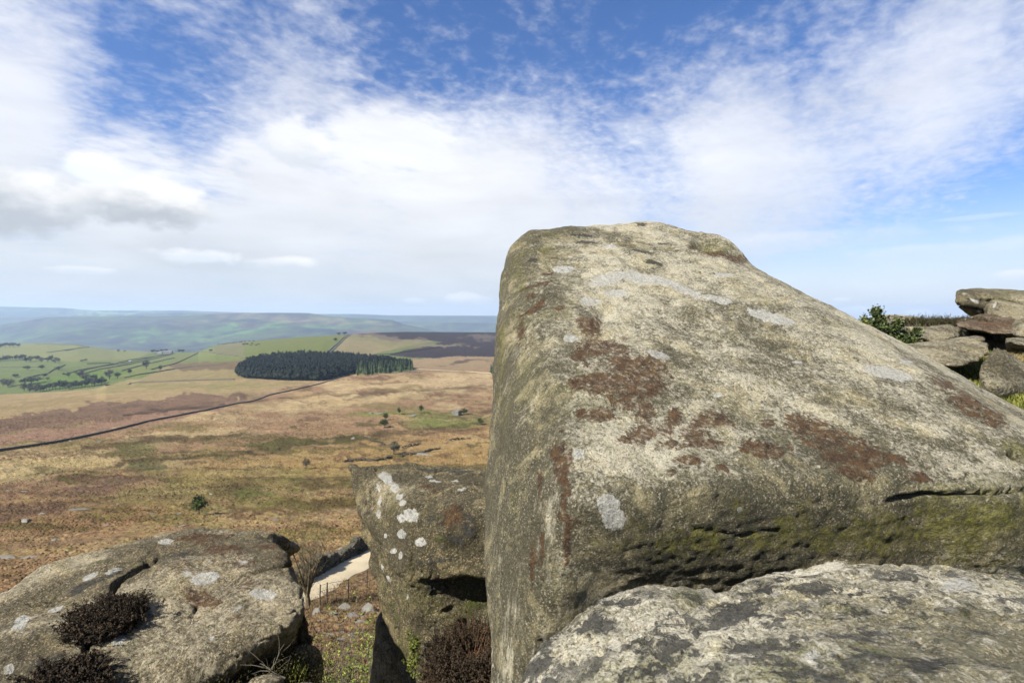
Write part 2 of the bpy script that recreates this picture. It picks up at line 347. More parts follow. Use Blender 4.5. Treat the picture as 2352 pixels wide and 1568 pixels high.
M_rock_mid = rock_mat('mottled_gritstone', (.30, .26, .17), (.058, .050, .028), 1.0, .5, .6, .9)
M_rock_far = rock_mat('olive_gritstone', (.28, .25, .17), (.060, .053, .032), 1.0, .5, .42, .8)
M_rock_brown = rock_mat('brown_stained_gritstone', (.20, .16, .11), (.055, .034, .020), .9, .4, .4, .8)
M_rock_small = rock_mat('crag_foot_stone', (.23, .21, .155), (.07, .062, .042), 1.0, .4, .25, 1)

# ------------------------------------------------------------------ terrain
def I(tab, u): return np.interp(u, [a for a, _ in tab], [b for _, b in tab])
# semantic lines of the ground: (row in the view at each column, depth at each column)
K = [
 ([(0, 4200)], [(0, 4.0)], 8),
 ([(0, 1760), (700, 1690), (1130, 1720), (1300, 2600)], [(0, 9.5), (1130, 9.5), (1400, 5.5)], 60),
 ([(0, 1440), (700, 1420), (1130, 1400)], [(0, 27), (700, 27), (1130, 27)], 95),
 ([(0, 1215), (400, 1215), (700, 1235), (1130, 1225)], [(0, 72), (700, 62), (1130, 66)], 100),
 ([(0, 1040), (1130, 1030)], [(0, 170), (1130, 185)], 62),
 ([(0, 955), (500, 945), (1130, 950)], [(0, 300), (1130, 300)], 52),
 ([(0, 906), (154, 898), (220, 891), (243, 885), (538, 872), (745, 876), (830, 862), (950, 856), (1130, 852)], [(0, 520), (500, 545), (745, 520), (1130, 560)], 8),
 ([(0, 925), (240, 900), (320, 880), (538, 866), (745, 862), (830, 852), (950, 848), (1130, 845)], [(0, 640), (500, 610), (745, 575), (1130, 620)], 36),
 ([(0, 852), (300, 848), (540, 838), (640, 826), (740, 822), (860, 836), (950, 832), (1130, 822)], [(0, 900), (300, 900), (540, 780), (740, 760), (1130, 820)], 55),
 ([(0, 789), (110, 788), (180, 791), (260, 803), (360, 809), (455, 808), (495, 792), (574, 783), (680, 775), (800, 768), (860, 764), (930, 762), (1130, 763), (1700, 765)], [(0, 1750), (455, 1500), (800, 1250), (1130, 1500)], 10),
 ([(0, 830), (1130, 830)], [(0, 2400), (1130, 2400)], 8),
 ([(0, 815), (1130, 800)], [(0, 3300), (1130, 3300)], 62),
 ([(0, 745), (60, 737), (110, 729), (300, 726), (420, 726), (517, 719.5), (620, 718), (709, 718.6), (750, 725), (778, 728), (901, 734.5), (923, 743), (1011, 762), (1130, 775), (1700, 790)], [(0, 5000)], 4),
 ([(0, 760), (1130, 790)], [(0, 5900)], 26),
 ([(0, 730), (100, 727), (300, 722), (420, 718), (600, 722), (760, 726), (900, 738), (1130, 742)], [(0, 6400)], 4),
 ([(0, 745), (1130, 750)], [(0, 6900)], 20),
 ([(0, 704), (144, 707), (218, 713), (420, 713), (540, 717), (700, 721), (815, 721), (900, 724), (1149, 725), (1985, 735), (2130, 737), (2352, 737)], [(0, 8200)], 4),
 ([(0, 760)], [(0, 9500)], 1),
]
uf = np.concatenate([np.arange(-1100, -60, 40), np.arange(-60, 1170, 2.6), np.arange(1170, 1960, 26), np.arange(1960, 2420, 6), np.arange(2420, 3500, 45)])
azs = np.arctan((uf - CU) / F)
a_lo, a_hi = azs[0], azs[-1]
ex = np.linspace(a_hi, a_lo + 2 * math.pi, 60)[1:-1]
AZ = np.concatenate([azs, ex]); UU = np.concatenate([uf, np.interp(ex, [a_hi, a_lo + 2 * math.pi], [uf[-1], uf[0]])])
nc = len(AZ); inner = np.arange(nc) < len(azs)
rowsV = []; rowsD = []; kidx = []
for i in range(len(K) - 1):
    v0, v1 = I(K[i][0], UU), I(K[i + 1][0], UU); d0, d1 = I(K[i][1], UU), I(K[i + 1][1], UU); n = K[i][2]
    for j in range(n):
        f = j / n; dd = np.exp(np.log(d0) * (1 - f) + np.log(d1) * f)
        fz = (dd - d0) / (d1 - d0) if i < 1 or i > 8 else f
        z = None
        rowsV.append(v0 * (1 - fz) + v1 * fz); rowsD.append(dd); kidx.append(i + f)
rowsV.append(I(K[-1][0], UU)); rowsD.append(I(K[-1][1], UU)); kidx.append(len(K) - 1)
RV = np.array(rowsV); RD = np.array(rowsD); KI = np.array(kidx)[:, None] * np.ones(nc)[None]
# soften creases along the slope, keep the skylines
for it in range(14):
    sm = RV.copy(); sm[1:-1] = (RV[:-2] + 2 * RV[1:-1] + RV[2:]) / 4
    wgt = ((KI < 5.6)).astype(float); RV = RV * (1 - wgt) + sm * wgt
nr = len(RV)
X = np.where(inner, (UU - CU) / F * RD, np.sin(AZ) * RD / math.cos(a_hi if a_hi > 0 else 1)); Y = np.where(inner, RD, np.cos(AZ) * RD / math.cos(a_hi))
Z = (HV - RV) / F * RD
co = np.stack([X, Y, Z], -1).reshape(-1, 3)
U = np.broadcast_to(UU, RV.shape).ravel(); V = RV.ravel(); D = RD.ravel(); KF = KI.ravel()
flat = co.copy(); flat[:, 2] = 0
# hummocks, tussocks, gullies
amp = np.interp(D, [5, 20, 60, 200, 600, 2000, 5000, 9000], [.1, .25, .38, .55, .9, 2, 10, 6]) * np.interp(KF, [5.5, 6, 11, 11.5, 16], [1, .25, .3, 1, 1])
def pline(pts):
    best = np.full(len(U), 1e9)
    for (x0, y0), (x1, y1) in zip(pts[:-1], pts[1:]):
        L = (x1 - x0) ** 2 + (y1 - y0) ** 2; t_ = np.clip(((U - x0) * (x1 - x0) + (V - y0) * (y1 - y0)) / L, 0, 1)
        best = np.minimum(best, np.hypot(U - x0 - t_ * (x1 - x0), V - y0 - t_ * (y1 - y0)))
    return best
TRK = [(560, 1440), (650, 1384), (715, 1350), (780, 1314), (848, 1280), (930, 1238), (1040, 1190)]
WLL = [(-560, 1160), (-300, 1098), (-60, 1050), (0, 1036), (122, 1018), (342, 968), (469, 944), (610, 911), (752, 876), (811, 860)]
calm = sstep(pline(TRK), 26, 60) * sstep(pline(WLL), 5, 22); amp = amp * calm
co[:, 2] += amp * (fbm(flat, .11, 3, 1) * 1.0) * (D < 400) + amp * fbm(flat, .02, 3, 5) * (D >= 400) * (KF < 9)
co[:, 2] += calm * np.interp(D, [5, 30, 250, 400], [.12, .30, .5, 0]) * (np.abs(pn(flat, .55, 2)) + .5 * pn(flat, 1.2, 9))
far_r = fbm(flat, .0011, 5, 12)
co[:, 2] += np.where((KF > 10.9) & (KF < 12.0), 85 * far_r * np.sin(np.clip(KF - 11, 0, 1) * math.pi) , 0)
# dark gully left of centre
gl = np.interp(U, [0, 150, 300, 450, 560], [985, 958, 940, 925, 912]); gm = np.exp(-((V - gl) / 9) ** 2) * sstep(U, 640, 560)
co[:, 2] -= gm * (2.2 + 3.5 * pn(flat, .06, 3))
me = grid_mesh('ground', co, nr, nc, closed=True, flip=True)

# colours of the vegetation, as albedo
AL = 2.8
def A(*c):
    l_ = lin(c) / AL; m_ = l_.mean(); return (l_ * .88 + m_ * .12) * np.array([.96, 1.0, 1.03])
p2 = np.stack([U * .01, V * .03, np.zeros_like(U)], -1)
JU = U + 85 * fbm(p2, .9, 5, 21, .6); JV = V + 15 * fbm(p2, 1.3, 5, 31, .65)
colr = np.tile(A(180, 140, 98), (len(U), 1))
bn = fbm(flat, .012, 4, 41); bn2 = fbm(np.stack([U * .006, V * .035, 0 * U], -1), 1.0, 4, 47)
def blend(m, c): 
    global colr
    m = np.clip(m, 0, 1)[:, None]; colr = colr * (1 - m) + np.asarray(c) * m
def ell(u, v, ru, rv, rot=0, soft=.35, jit=1.0):
    uu = U + (JU - U) * jit - u; vv = V + (JV - V) * jit - v; a = math.radians(rot); x = uu * math.cos(a) + vv * math.sin(a); y = -uu * math.sin(a) + vv * math.cos(a)
    r = np.sqrt((x / ru) ** 2 + (y / rv) ** 2); return sstep(r, 1 + soft, 1 - soft)
def polym(pts, jit=1.0):
    x = U + (JU - U) * jit; y = V + (JV - V) * jit; ins = np.zeros(len(U), bool); n = len(pts)
    for i in range(n):
        x0, y0 = pts[i]; x1, y1 = pts[(i + 1) % n]
        if y0 == y1: continue
        cnd = ((y0 > y) != (y1 > y)) & (x < (x1 - x0) * (y - y0) / (y1 - y0) + x0); ins ^= cnd
    return ins.astype(float)
def line(pts, wd, jit=.55):
    x = U + (JU - U) * jit; y = V + (JV - V) * jit; best = np.full(len(U), 1e9)
    for (x0, y0), (x1, y1) in zip(pts[:-1], pts[1:]):
        L = (x1 - x0) ** 2 + (y1 - y0) ** 2; t_ = np.clip(((x - x0) * (x1 - x0) + (y - y0) * (y1 - y0)) / L, 0, 1)
        best = np.minimum(best, np.hypot((x - x0 - t_ * (x1 - x0)) * .5, y - y0 - t_ * (y1 - y0)))
    return sstep(best, wd * 1.15, wd * .2) * np.clip(.75 + 1.6 * pn(np.stack([U * .02, V * .12, 0 * U], -1), 1.0, 77), 0, 1)
STR = A(212, 180, 124); BRK = A(178, 138, 98); OLV = A(146, 130, 70); DRK = A(92, 78, 42); ORG = A(196, 156, 92); GRN = A(146, 144, 72)
blend(sstep(bn2, .06, .22), STR * .92); blend(sstep(-bn2, .10, .26) * .7, OLV)
blend(sstep(V, 1130, 1230) * .8, A(178, 138, 96)); blend(ell(900, 1060, 420, 45) * .8, ORG); blend(ell(1000, 1000, 260, 40) * .6, ORG)
blend(ell(820, 975, 330, 32, -2) * .8, BRK); blend(ell(560, 1030, 240, 14, -3) * .6, BRK)
blend(ell(80, 1065, 210, 28, -3), STR); blend(ell(430, 998, 130, 9, -6), STR); blend(ell(740, 925, 190, 13, -5), STR); blend(ell(1000, 878, 260, 12, -1), A(214, 180, 128)); blend(ell(880, 905, 200, 6, -3), STR)
blend(ell(300, 1048, 120, 8), A(140, 120, 70)); blend(ell(460, 1125, 330, 48, -2) * .6, OLV); blend(ell(350, 1175, 130, 28) * .8, A(160, 138, 76)); blend(ell(560, 1100, 150, 14) * .7, A(188, 158, 90))
blend(ell(150, 1120, 240, 22, -4), A(164, 124, 90)); blend(ell(120, 1185, 280, 40) * .8, A(172, 130, 88)); blend(ell(700, 1160, 140, 14, -6) * .8, A(120, 104, 48))
blend(ell(740, 1225, 140, 16, -4) * .6, A(160, 136, 66))
blend(ell(1040, 965, 110, 20), GRN); blend(ell(900, 950, 60, 8), A(150, 145, 70)); blend(ell(720, 1015, 170, 9, -4), A(110, 98, 48)); blend(ell(600, 1130, 60, 10), GRN * .9)
for pts, wd, s_ in [([(180, 1030), (300, 1018), (480, 1010), (560, 1000)], 6, .85), ([(150, 1100), (300, 1060), (420, 1055), (560, 1040), (700, 1022), (830, 1000), (1000, 985), (1120, 972)], 6, .85), ([(300, 1062), (560, 1040), (800, 1004)], 8, .7),
                   ([(420, 935), (560, 920), (760, 908), (900, 900), (1130, 888)], 2.6, .8), ([(960, 898), (1130, 893)], 4, .7), ([(900, 918), (1130, 920)], 2.5, .6), ([(640, 1160), (760, 1150), (830, 1130)], 8, .6), ([(300, 1130), (520, 1110), (640, 1105), (830, 1095)], 5, .6),
                   ([(0, 1110), (120, 1075), (260, 1085), (330, 1060)], 4, .5), ([(20, 1190), (160, 1150), (300, 1140)], 5, .5), ([(700, 1010), (880, 1000), (1130, 985)], 3, .6)]:
    blend(line(pts, wd) * s_, DRK)
s3 = fbm(np.stack([JU * .0045, JV * .060, 0 * U], -1), 1.0, 5, 63, .6); s4 = fbm(np.stack([JU * .009, JV * .11, 0 * U], -1), 1.0, 4, 69, .6)
blend(sstep(s3, .16, .34) * .75 * sstep(V, 905, 960), A(112, 98, 52)); blend(sstep(-s3, .20, .36) * .55, A(206, 172, 112)); blend(sstep(s4, .20, .36) * .60, A(120, 86, 60)); blend(sstep(-s4, .24, .40) * .45 * sstep(V, 950, 1100), A(136, 132, 62))
blend(ell(330, 1030, 70, 12) * .8, A(118, 112, 56)); blend(ell(360, 1072, 60, 8) * .7, A(96, 100, 52)); blend(ell(540, 1132, 70, 12) * .6, A(96, 84, 44)); blend(ell(60, 1175, 120, 18, -8) * .6, A(120, 90, 72)); blend(ell(210, 1120, 110, 14, -10) * .6, A(118, 88, 72))
colr = colr * (1 + .30 * fbm(np.stack([JU * .02, JV * .16, 0 * U], -1), 1.0, 4, 71, .6))[:, None]
moor = (KF < 6.4)
# band beyond the long wall
blend(polym([(-80, 880), (560, 860), (760, 870), (620, 905), (520, 925), (200, 975), (-80, 1015)]), A(192, 162, 108)); blend(ell(420, 888, 260, 7, -2) * .6, A(160, 150, 84)); blend(ell(120, 925, 180, 10, -4) * .5, A(170, 142, 88))
blend(polym([(-80, 965), (60, 958), (220, 925), (400, 908), (520, 902), (600, 898), (560, 925), (380, 950), (150, 985), (-80, 1008)]), A(150, 116, 86))
blend(polym([(-80, 1002), (200, 972), (420, 945), (600, 905), (680, 890), (600, 912), (400, 960), (200, 998), (-80, 1032)]), A(178, 136, 104))
blend(gm * .9 * sstep(bn, -.25, .1), A(76, 56, 40)); blend(line([(300, 950), (420, 938), (520, 925)], 5) * .8, A(64, 48, 36)); blend(line([(0, 1000), (120, 980), (200, 975)], 3) * .7, A(150, 138, 70))
# enclosed fields on the left, hill beyond, heather moor
fld = (KF >= 6.4) & (KF < 10.3)
F0 = np.tile(A(128, 146, 84), (len(U), 1)); colr = np.where(fld[:, None], F0, colr)
def fb(m, c): blend(m * fld, c)
fb(polym([(-80, 790), (110, 786), (260, 800), (360, 806), (300, 826), (140, 832), (-80, 815)], .1), A(158, 166, 102)); fb(polym([(-80, 832), (150, 830), (230, 835), (100, 850), (-80, 852)], .1), A(136, 156, 88))
fb(polym([(180, 840), (380, 812), (480, 800), (520, 806), (560, 830), (400, 848), (340, 862), (230, 875)], .1), A(138, 152, 82)); fb(polym([(60, 880), (180, 850), (300, 850), (260, 870), (180, 890), (60, 895)], .1), A(122, 152, 66))
fb(polym([(240, 885), (340, 868), (380, 838), (470, 832), (560, 828), (560, 875)], .3), A(172, 150, 92)); fb(polym([(380, 836), (560, 826), (556, 842), (400, 852)], .6), A(138, 112, 72))
fb(polym([(470, 808), (500, 785), (580, 780), (600, 800), (560, 822), (500, 815)], .3), A(142, 134, 82)); fb(polym([(560, 790), (610, 776), (800, 764), (752, 812), (560, 830)], .1), A(132, 144, 68))
fb(polym([(752, 822), (804, 764), (900, 760), (1000, 783), (860, 812), (900, 840), (740, 840)], .15), A(170, 150, 100)); fb(ell(900, 785, 110, 8, 6) * .5, A(140, 138, 78))
HTH = A(74, 60, 58)
fb(polym([(815, 766), (900, 758), (1700, 755), (1700, 855), (950, 820), (890, 815), (1000, 792), (1020, 785), (920, 778)], .2), HTH); fb(ell(1010, 797, 60, 3, -3), A(150, 132, 98)); fb(ell(880, 774, 60, 4, 4), A(132, 112, 92)); fb(ell(1110, 778, 40, 4), A(120, 104, 88)); fb(ell(960, 783, 60, 2.6, 8) * .7, A(142, 122, 98))
fb(polym([(940, 826), (1060, 818), (1700, 822), (1700, 860), (940, 860)], .3), A(182, 150, 106)); fb(ell(1080, 836, 60, 4, -3) * .7, HTH)
colr = np.where((fld & (colr[:, 1] > colr[:, 0] * 1.02))[:, None], colr * np.array([.95, .85, .68]), colr)
farm = KF >= 10.3
FB = np.tile(A(112, 116, 88), (len(U), 1)); colr = np.where(farm[:, None], FB, colr)
def ff(m, c): blend(m * farm, c)
ff(ell(700, 735, 200, 9, 4) , A(168, 152, 118)); ff(ell(690, 748, 150, 4, -2), A(140, 170, 96)); ff(ell(620, 760, 160, 6, -4), A(118, 150, 88)); ff(ell(800, 757, 60, 4), A(142, 176, 92)); ff(ell(600, 728, 120, 4) * .8, A(150, 126, 110)); ff(ell(300, 740, 260, 8), A(112, 102, 96)); ff(ell(450, 745, 120, 6), A(130, 106, 98)); ff(ell(250, 717, 120, 3), A(170, 190, 120)); ff(ell(100, 770, 120, 10), A(120, 140, 92)); ff(ell(300, 775, 160, 6), A(122, 150, 90)); ff(ell(850, 765, 70, 4), A(150, 120, 100)); ff(ell(40, 712, 90, 3), A(140, 160, 110))
colr = np.where(farm[:, None], colr * .82, colr); colr = np.clip(colr, .01, .5)
setcol(me, 'col', colr)
setcol(me, 'msk', np.stack([sstep(D, 260, 60), sstep(KF, 10.2, 11.0), np.zeros_like(D)], -1))
ground = link('ground', me, M_ground); tag(ground, kind='structure')
dg = bpy.context.evaluated_depsgraph_get()
vv = co; pp = [p.vertices[:] for p in me.polygons] if False else None
loops = np.zeros(len(me.loops), np.int32); me.loops.foreach_get('vertex_index', loops)
GB = BVHTree.FromPolygons([tuple(a) for a in co.tolist()], loops.reshape(-1, 4).tolist())
def on_ground(u, v):
    d = Vector(((u - CU) / F, 1, (HV - v) / F)).normalized()
    h = GB.ray_cast(Vector((0, 0, 0)), d)
    return h[0]
def gz(x, y):
    h = GB.ray_cast(Vector((x, y, 900)), Vector((0, 0, -1))); return h[0].z if h[0] else -100

# ------------------------------------------------------------------ gravel track below the crag
def track(pl, half, name, mat_, label=None, lift=.06):
    pts = [on_ground(u, v) for u, v in pl]; dense = []
    for a, b_ in zip(pts[:-1], pts[1:]):
        n = max(2, int((b_ - a).length / 1.0)); dense += [a.lerp(b_, i / n) for i in range(n)]
    dense.append(pts[-1]); vs = []
    for i, p in enumerate(dense):
        tdir = (dense[min(i + 1, len(dense) - 1)] - dense[max(i - 1, 0)]); tdir.z = 0; tdir.normalize(); nrm = Vector((tdir.y, -tdir.x, 0))
        for q in np.linspace(-1, 1, 9):
            w_ = half * (1 + .10 * math.sin(i * .7 + q) + .06 * math.sin(i * 1.9))
            x, y = p.x + nrm.x * q * w_, p.y + nrm.y * q * w_
            vs.append((x, y, gz(x, y) + lift + (.05 - .12 * abs(q) ** 4)))
    me_ = grid_mesh(name, np.array(vs), len(dense), 9)
    return tag(link(name, me_, mat_), kind='structure')
track(TRK, 1.75, 'track', M_track, lift=.10)
track([(940, 847), (1000, 850), (1060, 853), (1140, 858)], 1.8, 'path', M_track, lift=.35)

# ------------------------------------------------------------------ rocks
def smooth_np(me_, iters, f=.5, keep=None):
    n = len(me_.vertices); co_ = np.zeros(n * 3, np.float32); me_.vertices.foreach_get('co', co_); co_ = co_.reshape(-1, 3).astype(float)
    e = np.zeros(len(me_.edges) * 2, np.int32); me_.edges.foreach_get('vertices', e); e = e.reshape(-1, 2)
    cnt = np.bincount(e.ravel(), minlength=n)[:, None]
    for _ in range(iters):
        s = np.stack([np.bincount(e[:, 0], co_[e[:, 1], k_], n) + np.bincount(e[:, 1], co_[e[:, 0], k_], n) for k_ in range(3)], -1)
        co_ += f * (s / np.maximum(cnt, 1) - co_)
    me_.vertices.foreach_set('co', co_.astype(np.float32).ravel()); me_.update()
def bake(o):
    dg_ = bpy.context.evaluated_depsgraph_get(); dg_.update(); m2 = bpy.data.meshes.new_from_object(o.evaluated_get(dg_)); o.modifiers.clear(); old = o.data; o.data = m2; bpy.data.meshes.remove(old); return m2
def getco(me_):
    a = np.zeros(len(me_.vertices) * 3, np.float32); me_.vertices.foreach_get('co', a); return a.reshape(-1, 3).astype(float)
def getno(me_):
    a = np.zeros(len(me_.vertices) * 3, np.float32); me_.vertices.foreach_get('normal', a); return a.reshape(-1, 3).astype(float)
def epaint(u, v, lst, jit=0):
    out = np.zeros(len(u))
    for e_ in lst:
        cu, cv, ru, rv = e_[:4]; a = math.radians(e_[4] if len(e_) > 4 else 0); s_ = e_[5] if len(e_) > 5 else 1.0
        x = (u - cu) * math.cos(a) + (v - cv) * math.sin(a); y = -(u - cu) * math.sin(a) + (v - cv) * math.cos(a)
        out = np.maximum(out, s_ * np.clip(1 - .5 * np.sqrt((x / ru) ** 2 + (y / rv) ** 2), 0, 1))
    return out
def pdist(u, v, pts):
    best = np.full(len(u), 1e9)
    for (x0, y0), (x1, y1) in zip(pts[:-1], pts[1:]):
        L = (x1 - x0) ** 2 + (y1 - y0) ** 2 + 1e-9; t_ = np.clip(((u - x0) * (x1 - x0) + (v - y0) * (y1 - y0)) / L, 0, 1)
        best = np.minimum(best, np.hypot(u - x0 - t_ * (x1 - x0), v - y0 - t_ * (y1 - y0)))
    return best
def rock(name, hulls, vox, mat_, sm=6, sub=2, rough=1.0, seed=0, strata=0.0, white=(), rust=(), moss=(), dark=(), streak=None, black=(), cracks=(), dents=(), post=None, rnd_white=0.0, tilt=(0, 0, 1), parent=None, finesc=1.0, lowf=1.0, quiet=None):
    bm = bmesh.new()
    for h in hulls:
        b2 = bmesh.new()
        for p in h: b2.verts.new(p if len(p) == 3 and isinstance(p, Vector) else P(*p))
        r_ = bmesh.ops.convex_hull(b2, input=b2.verts)
        bmesh.ops.delete(b2, geom=list({g_ for g_ in r_['geom_interior'] + r_['geom_unused'] if isinstance(g_, bmesh.types.BMVert)}), context='VERTS')
        bmesh.ops.recalc_face_normals(b2, faces=b2.faces)
        tmp = bpy.data.meshes.new('tmp'); b2.to_mesh(tmp); bm.from_mesh(tmp); bpy.data.meshes.remove(tmp); b2.free()
    me_ = bpy.data.meshes.new(name); bm.to_mesh(me_); bm.free(); me_.materials.append(mat_)
    o = link(name, me_, None, parent)
    m_ = o.modifiers.new('r', 'REMESH'); m_.mode = 'VOXEL'; m_.voxel_size = vox; me_ = bake(o)
    smooth_np(me_, sm)
    c_ = getco(me_); n_ = getno(me_)
    ls = max(.25, vox * 10)
    c_ += n_ * (fbm(c_, .55 / ls, 3, seed) * .20 * ls * rough * .7 * lowf)[:, None]
    if strata:
        tz = c_ @ np.array(Vector(tilt).normalized()); q = np.stack([c_[:, 0] * .25, c_[:, 1] * .25, tz * 3.2], -1)
        vert = 1 - np.abs(n_[:, 2])
        c_ += n_ * (strata * pn(q, 1.6, seed + 5) * vert + strata * .5 * pn(q, 4.0, seed + 6) * vert)[:, None]
    me_.vertices.foreach_set('co', c_.astype(np.float32).ravel()); me_.update()
    if sub:
        m_ = o.modifiers.new('s', 'SUBSURF'); m_.levels = m_.render_levels = sub; me_ = bake(o)
    c_ = getco(me_); n_ = getno(me_); u_, v_ = UV(c_)
    d_ = fbm(c_, 3.2 * finesc, 3, seed + 20) * .030 * rough
    rg = np.abs(pn(c_, 9 * finesc, seed + 31)); d_ += -.016 * rough * (1 - sstep(rg, 0, .12)) * sstep(pn(c_, 2.2, seed + 33), .05, .3)
    d_ += (fbm(c_, 16 * finesc, 3, seed + 40)) * .0085 * rough
    pit = sstep(pn(c_, 26 * finesc, seed + 44), .22, .42); d_ -= pit * .006 * rough
    if quiet: d_ *= 1 - .72 * quiet(u_, v_)
    for e_ in dents:     # (u, v, ru, rv, rot, depth)
        d_ -= e_[5] * sstep(epaint(u_, v_, [e_[:5]]), .45, .95)
    for pts, wd, dep in cracks:
        wv = wd * (1 + .6 * pn(c_, 4, seed + 50)); d_ -= dep * sstep(pdist(u_ + 7 * pn(c_, 5, 51), v_ + 7 * pn(c_, 5, 52), pts), wv * 1.2, wv * .45)
    c_ += n_ * d_[:, None]
    if post: c_ = post(c_, n_, u_, v_)
    me_.vertices.foreach_set('co', c_.astype(np.float32).ravel()); me_.update(); me_.shade_smooth()
    facing = sstep(-np.einsum('ij,ij->i', n_, c_ / np.linalg.norm(c_, axis=1)[:, None]), -.25, -.05)
    wh = epaint(u_, v_, white) * facing
    if rnd_white:
        wh = np.maximum(wh, sstep(pn(c_, 3.3, seed + 60), .36 - rnd_white, .62 - rnd_white) * .8 * sstep(n_[:, 2], -.2, .3))
    ru = epaint(u_, v_, rust) * facing; mo = epaint(u_, v_, moss) * facing
    setcol(me_, 'pa', np.stack([wh, ru, mo], -1))
    sk = streak(c_, n_, u_, v_) if streak else np.zeros(len(u_))
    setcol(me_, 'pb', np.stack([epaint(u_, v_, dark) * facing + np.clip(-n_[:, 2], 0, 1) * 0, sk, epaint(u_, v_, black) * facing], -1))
    # origin at the base
    org = Vector((float(c_[:, 0].mean()), float(c_[:, 1].mean()), float(c_[:, 2].min())))
    me_.transform(__import__('mathutils').Matrix.Translation(-org)); o.location = org
    o['_t'] = 0; del o['_t']
    return o

# --- the big boulder
upper = [(1162, 575, 4.15), (1180, 545, 4.2), (1213, 526, 4.3), (1300, 519, 4.45), (1400, 513, 4.6), (1480, 506, 4.75), (1545, 514, 4.8), (1722, 606, 4.35), (1880, 690, 4.0), (1985, 744, 3.75), (2140, 820, 3.5), (2240, 882, 3.3), (2352, 938, 3.15), (2540, 1040, 2.95),
         (1170, 690, 3.60), (1168, 800, 3.10), (1168, 920, 2.65),
         (1300, 1000, 2.08), (1325, 1150, 1.76), (1500, 1125, 1.80), (1800, 1108, 1.87), (2100, 1100, 1.93), (2352, 1080, 1.98), (2520, 1090, 2.05),
         (1340, 1260, 1.78), (1500, 1220, 1.82), (1800, 1195, 1.88), (2100, 1180, 1.95), (2352, 1160, 2.0), (2520, 1170, 2.1),
         (1146, 640, 4.0), (1141, 750, 3.6), (1130, 900, 3.1), (1118, 1020, 2.8), (1110, 1150, 2.5), (1200, 1200, 1.98), (1180, 1000, 2.3),
         Vector((.1, 5.2, .2)), Vector((1.8, 5.6, .1)), Vector((3.3, 4.6, -.9)), Vector((.3, 4.8, -1.2)), Vector((3.3, 3.6, -1.2))]
knob = [(1560, 528, 4.75), (1640, 535, 4.6), (1676, 540, 4.5), (1702, 572, 4.42), (1724, 600, 4.35), (1600, 560, 4.3), (1640, 590, 4.2), (1560, 600, 4.4), (1690, 640, 4.3), (1560, 700, 4.7), (1690, 700, 4.7)]
crest = [(1405, 516, 4.66), (1440, 506, 4.7), (1490, 502, 4.75), (1535, 506, 4.76), (1550, 519, 4.74), (1530, 540, 4.6), (1430, 530, 4.5), (1480, 560, 4.8)]
pillar = [(1112, 1150, 2.5), (1113, 1300, 2.3), (1130, 1568, 2.02), (1150, 2100, 1.9), (1185, 1200, 2.03), (1190, 1568, 1.80), (1300, 1290, 1.79), (1320, 1568, 1.90), (1330, 2100, 1.95), (1600, 1300, 2.15), (1600, 2100, 2.3),
          Vector((-.12, 3.6, -1.0)), Vector((-.05, 3.6, -2.6)), Vector((.8, 3.6, -2.6)), Vector((.9, 4, -1.0))]
lower = [(1345, 1250, 1.78), (1500, 1225, 1.83), (1800, 1200, 1.88), (2100, 1170, 1.95), (2352, 1150, 2.0), (2520, 1150, 2.1), (1345, 1345, 1.90), (1500, 1345, 1.95), (1680, 1345, 2.01), (1950, 1345, 2.06), (2352, 1345, 2.05), (2520, 1345, 2.1), (1600, 1700, 2.3), (2352, 1600, 2.4), Vector((.5, 4.4, -1.4)), Vector((3.2, 4.2, -1.4)), Vector((3.2, 4, -2.2)), Vector((.8, 4, -2.4)), Vector((3.2, 3, -2.2))]
ledge = [(2060, 1165, 2.02), (2180, 1150, 1.90), (2352, 1135, 1.88), (2530, 1125, 2.0), (2060, 1300, 2.06), (2180, 1330, 1.96), (2352, 1330, 1.95), (2530, 1330, 2.05), (2352, 1400, 2.2), (2100, 1300, 2.5), Vector((2.6, 3, -1)), Vector((2.6, 3, -1.5))]
W_big = [(1295, 616, 24, 8), (1400, 640, 48, 13, -14), (1480, 640, 62, 15, 10), (1560, 660, 60, 9, 22), (1650, 688, 40, 7, 12), (1415, 672, 27, 8, 6), (1355, 692, 25, 10), (1310, 777, 19, 9), (1513, 814, 26, 9, 18), (1770, 728, 62, 11, 16), (1665, 632, 24, 5), (2042, 858, 54, 15, 14), (2082, 831, 14, 4), (1330, 1045, 14, 11),
         (1398, 1158, 24, 24), (1410, 1192, 25, 24), (1402, 566, 16, 4), (1650, 905, 10, 5), (1830, 830, 14, 4), (1700, 1170, 6, 6)]
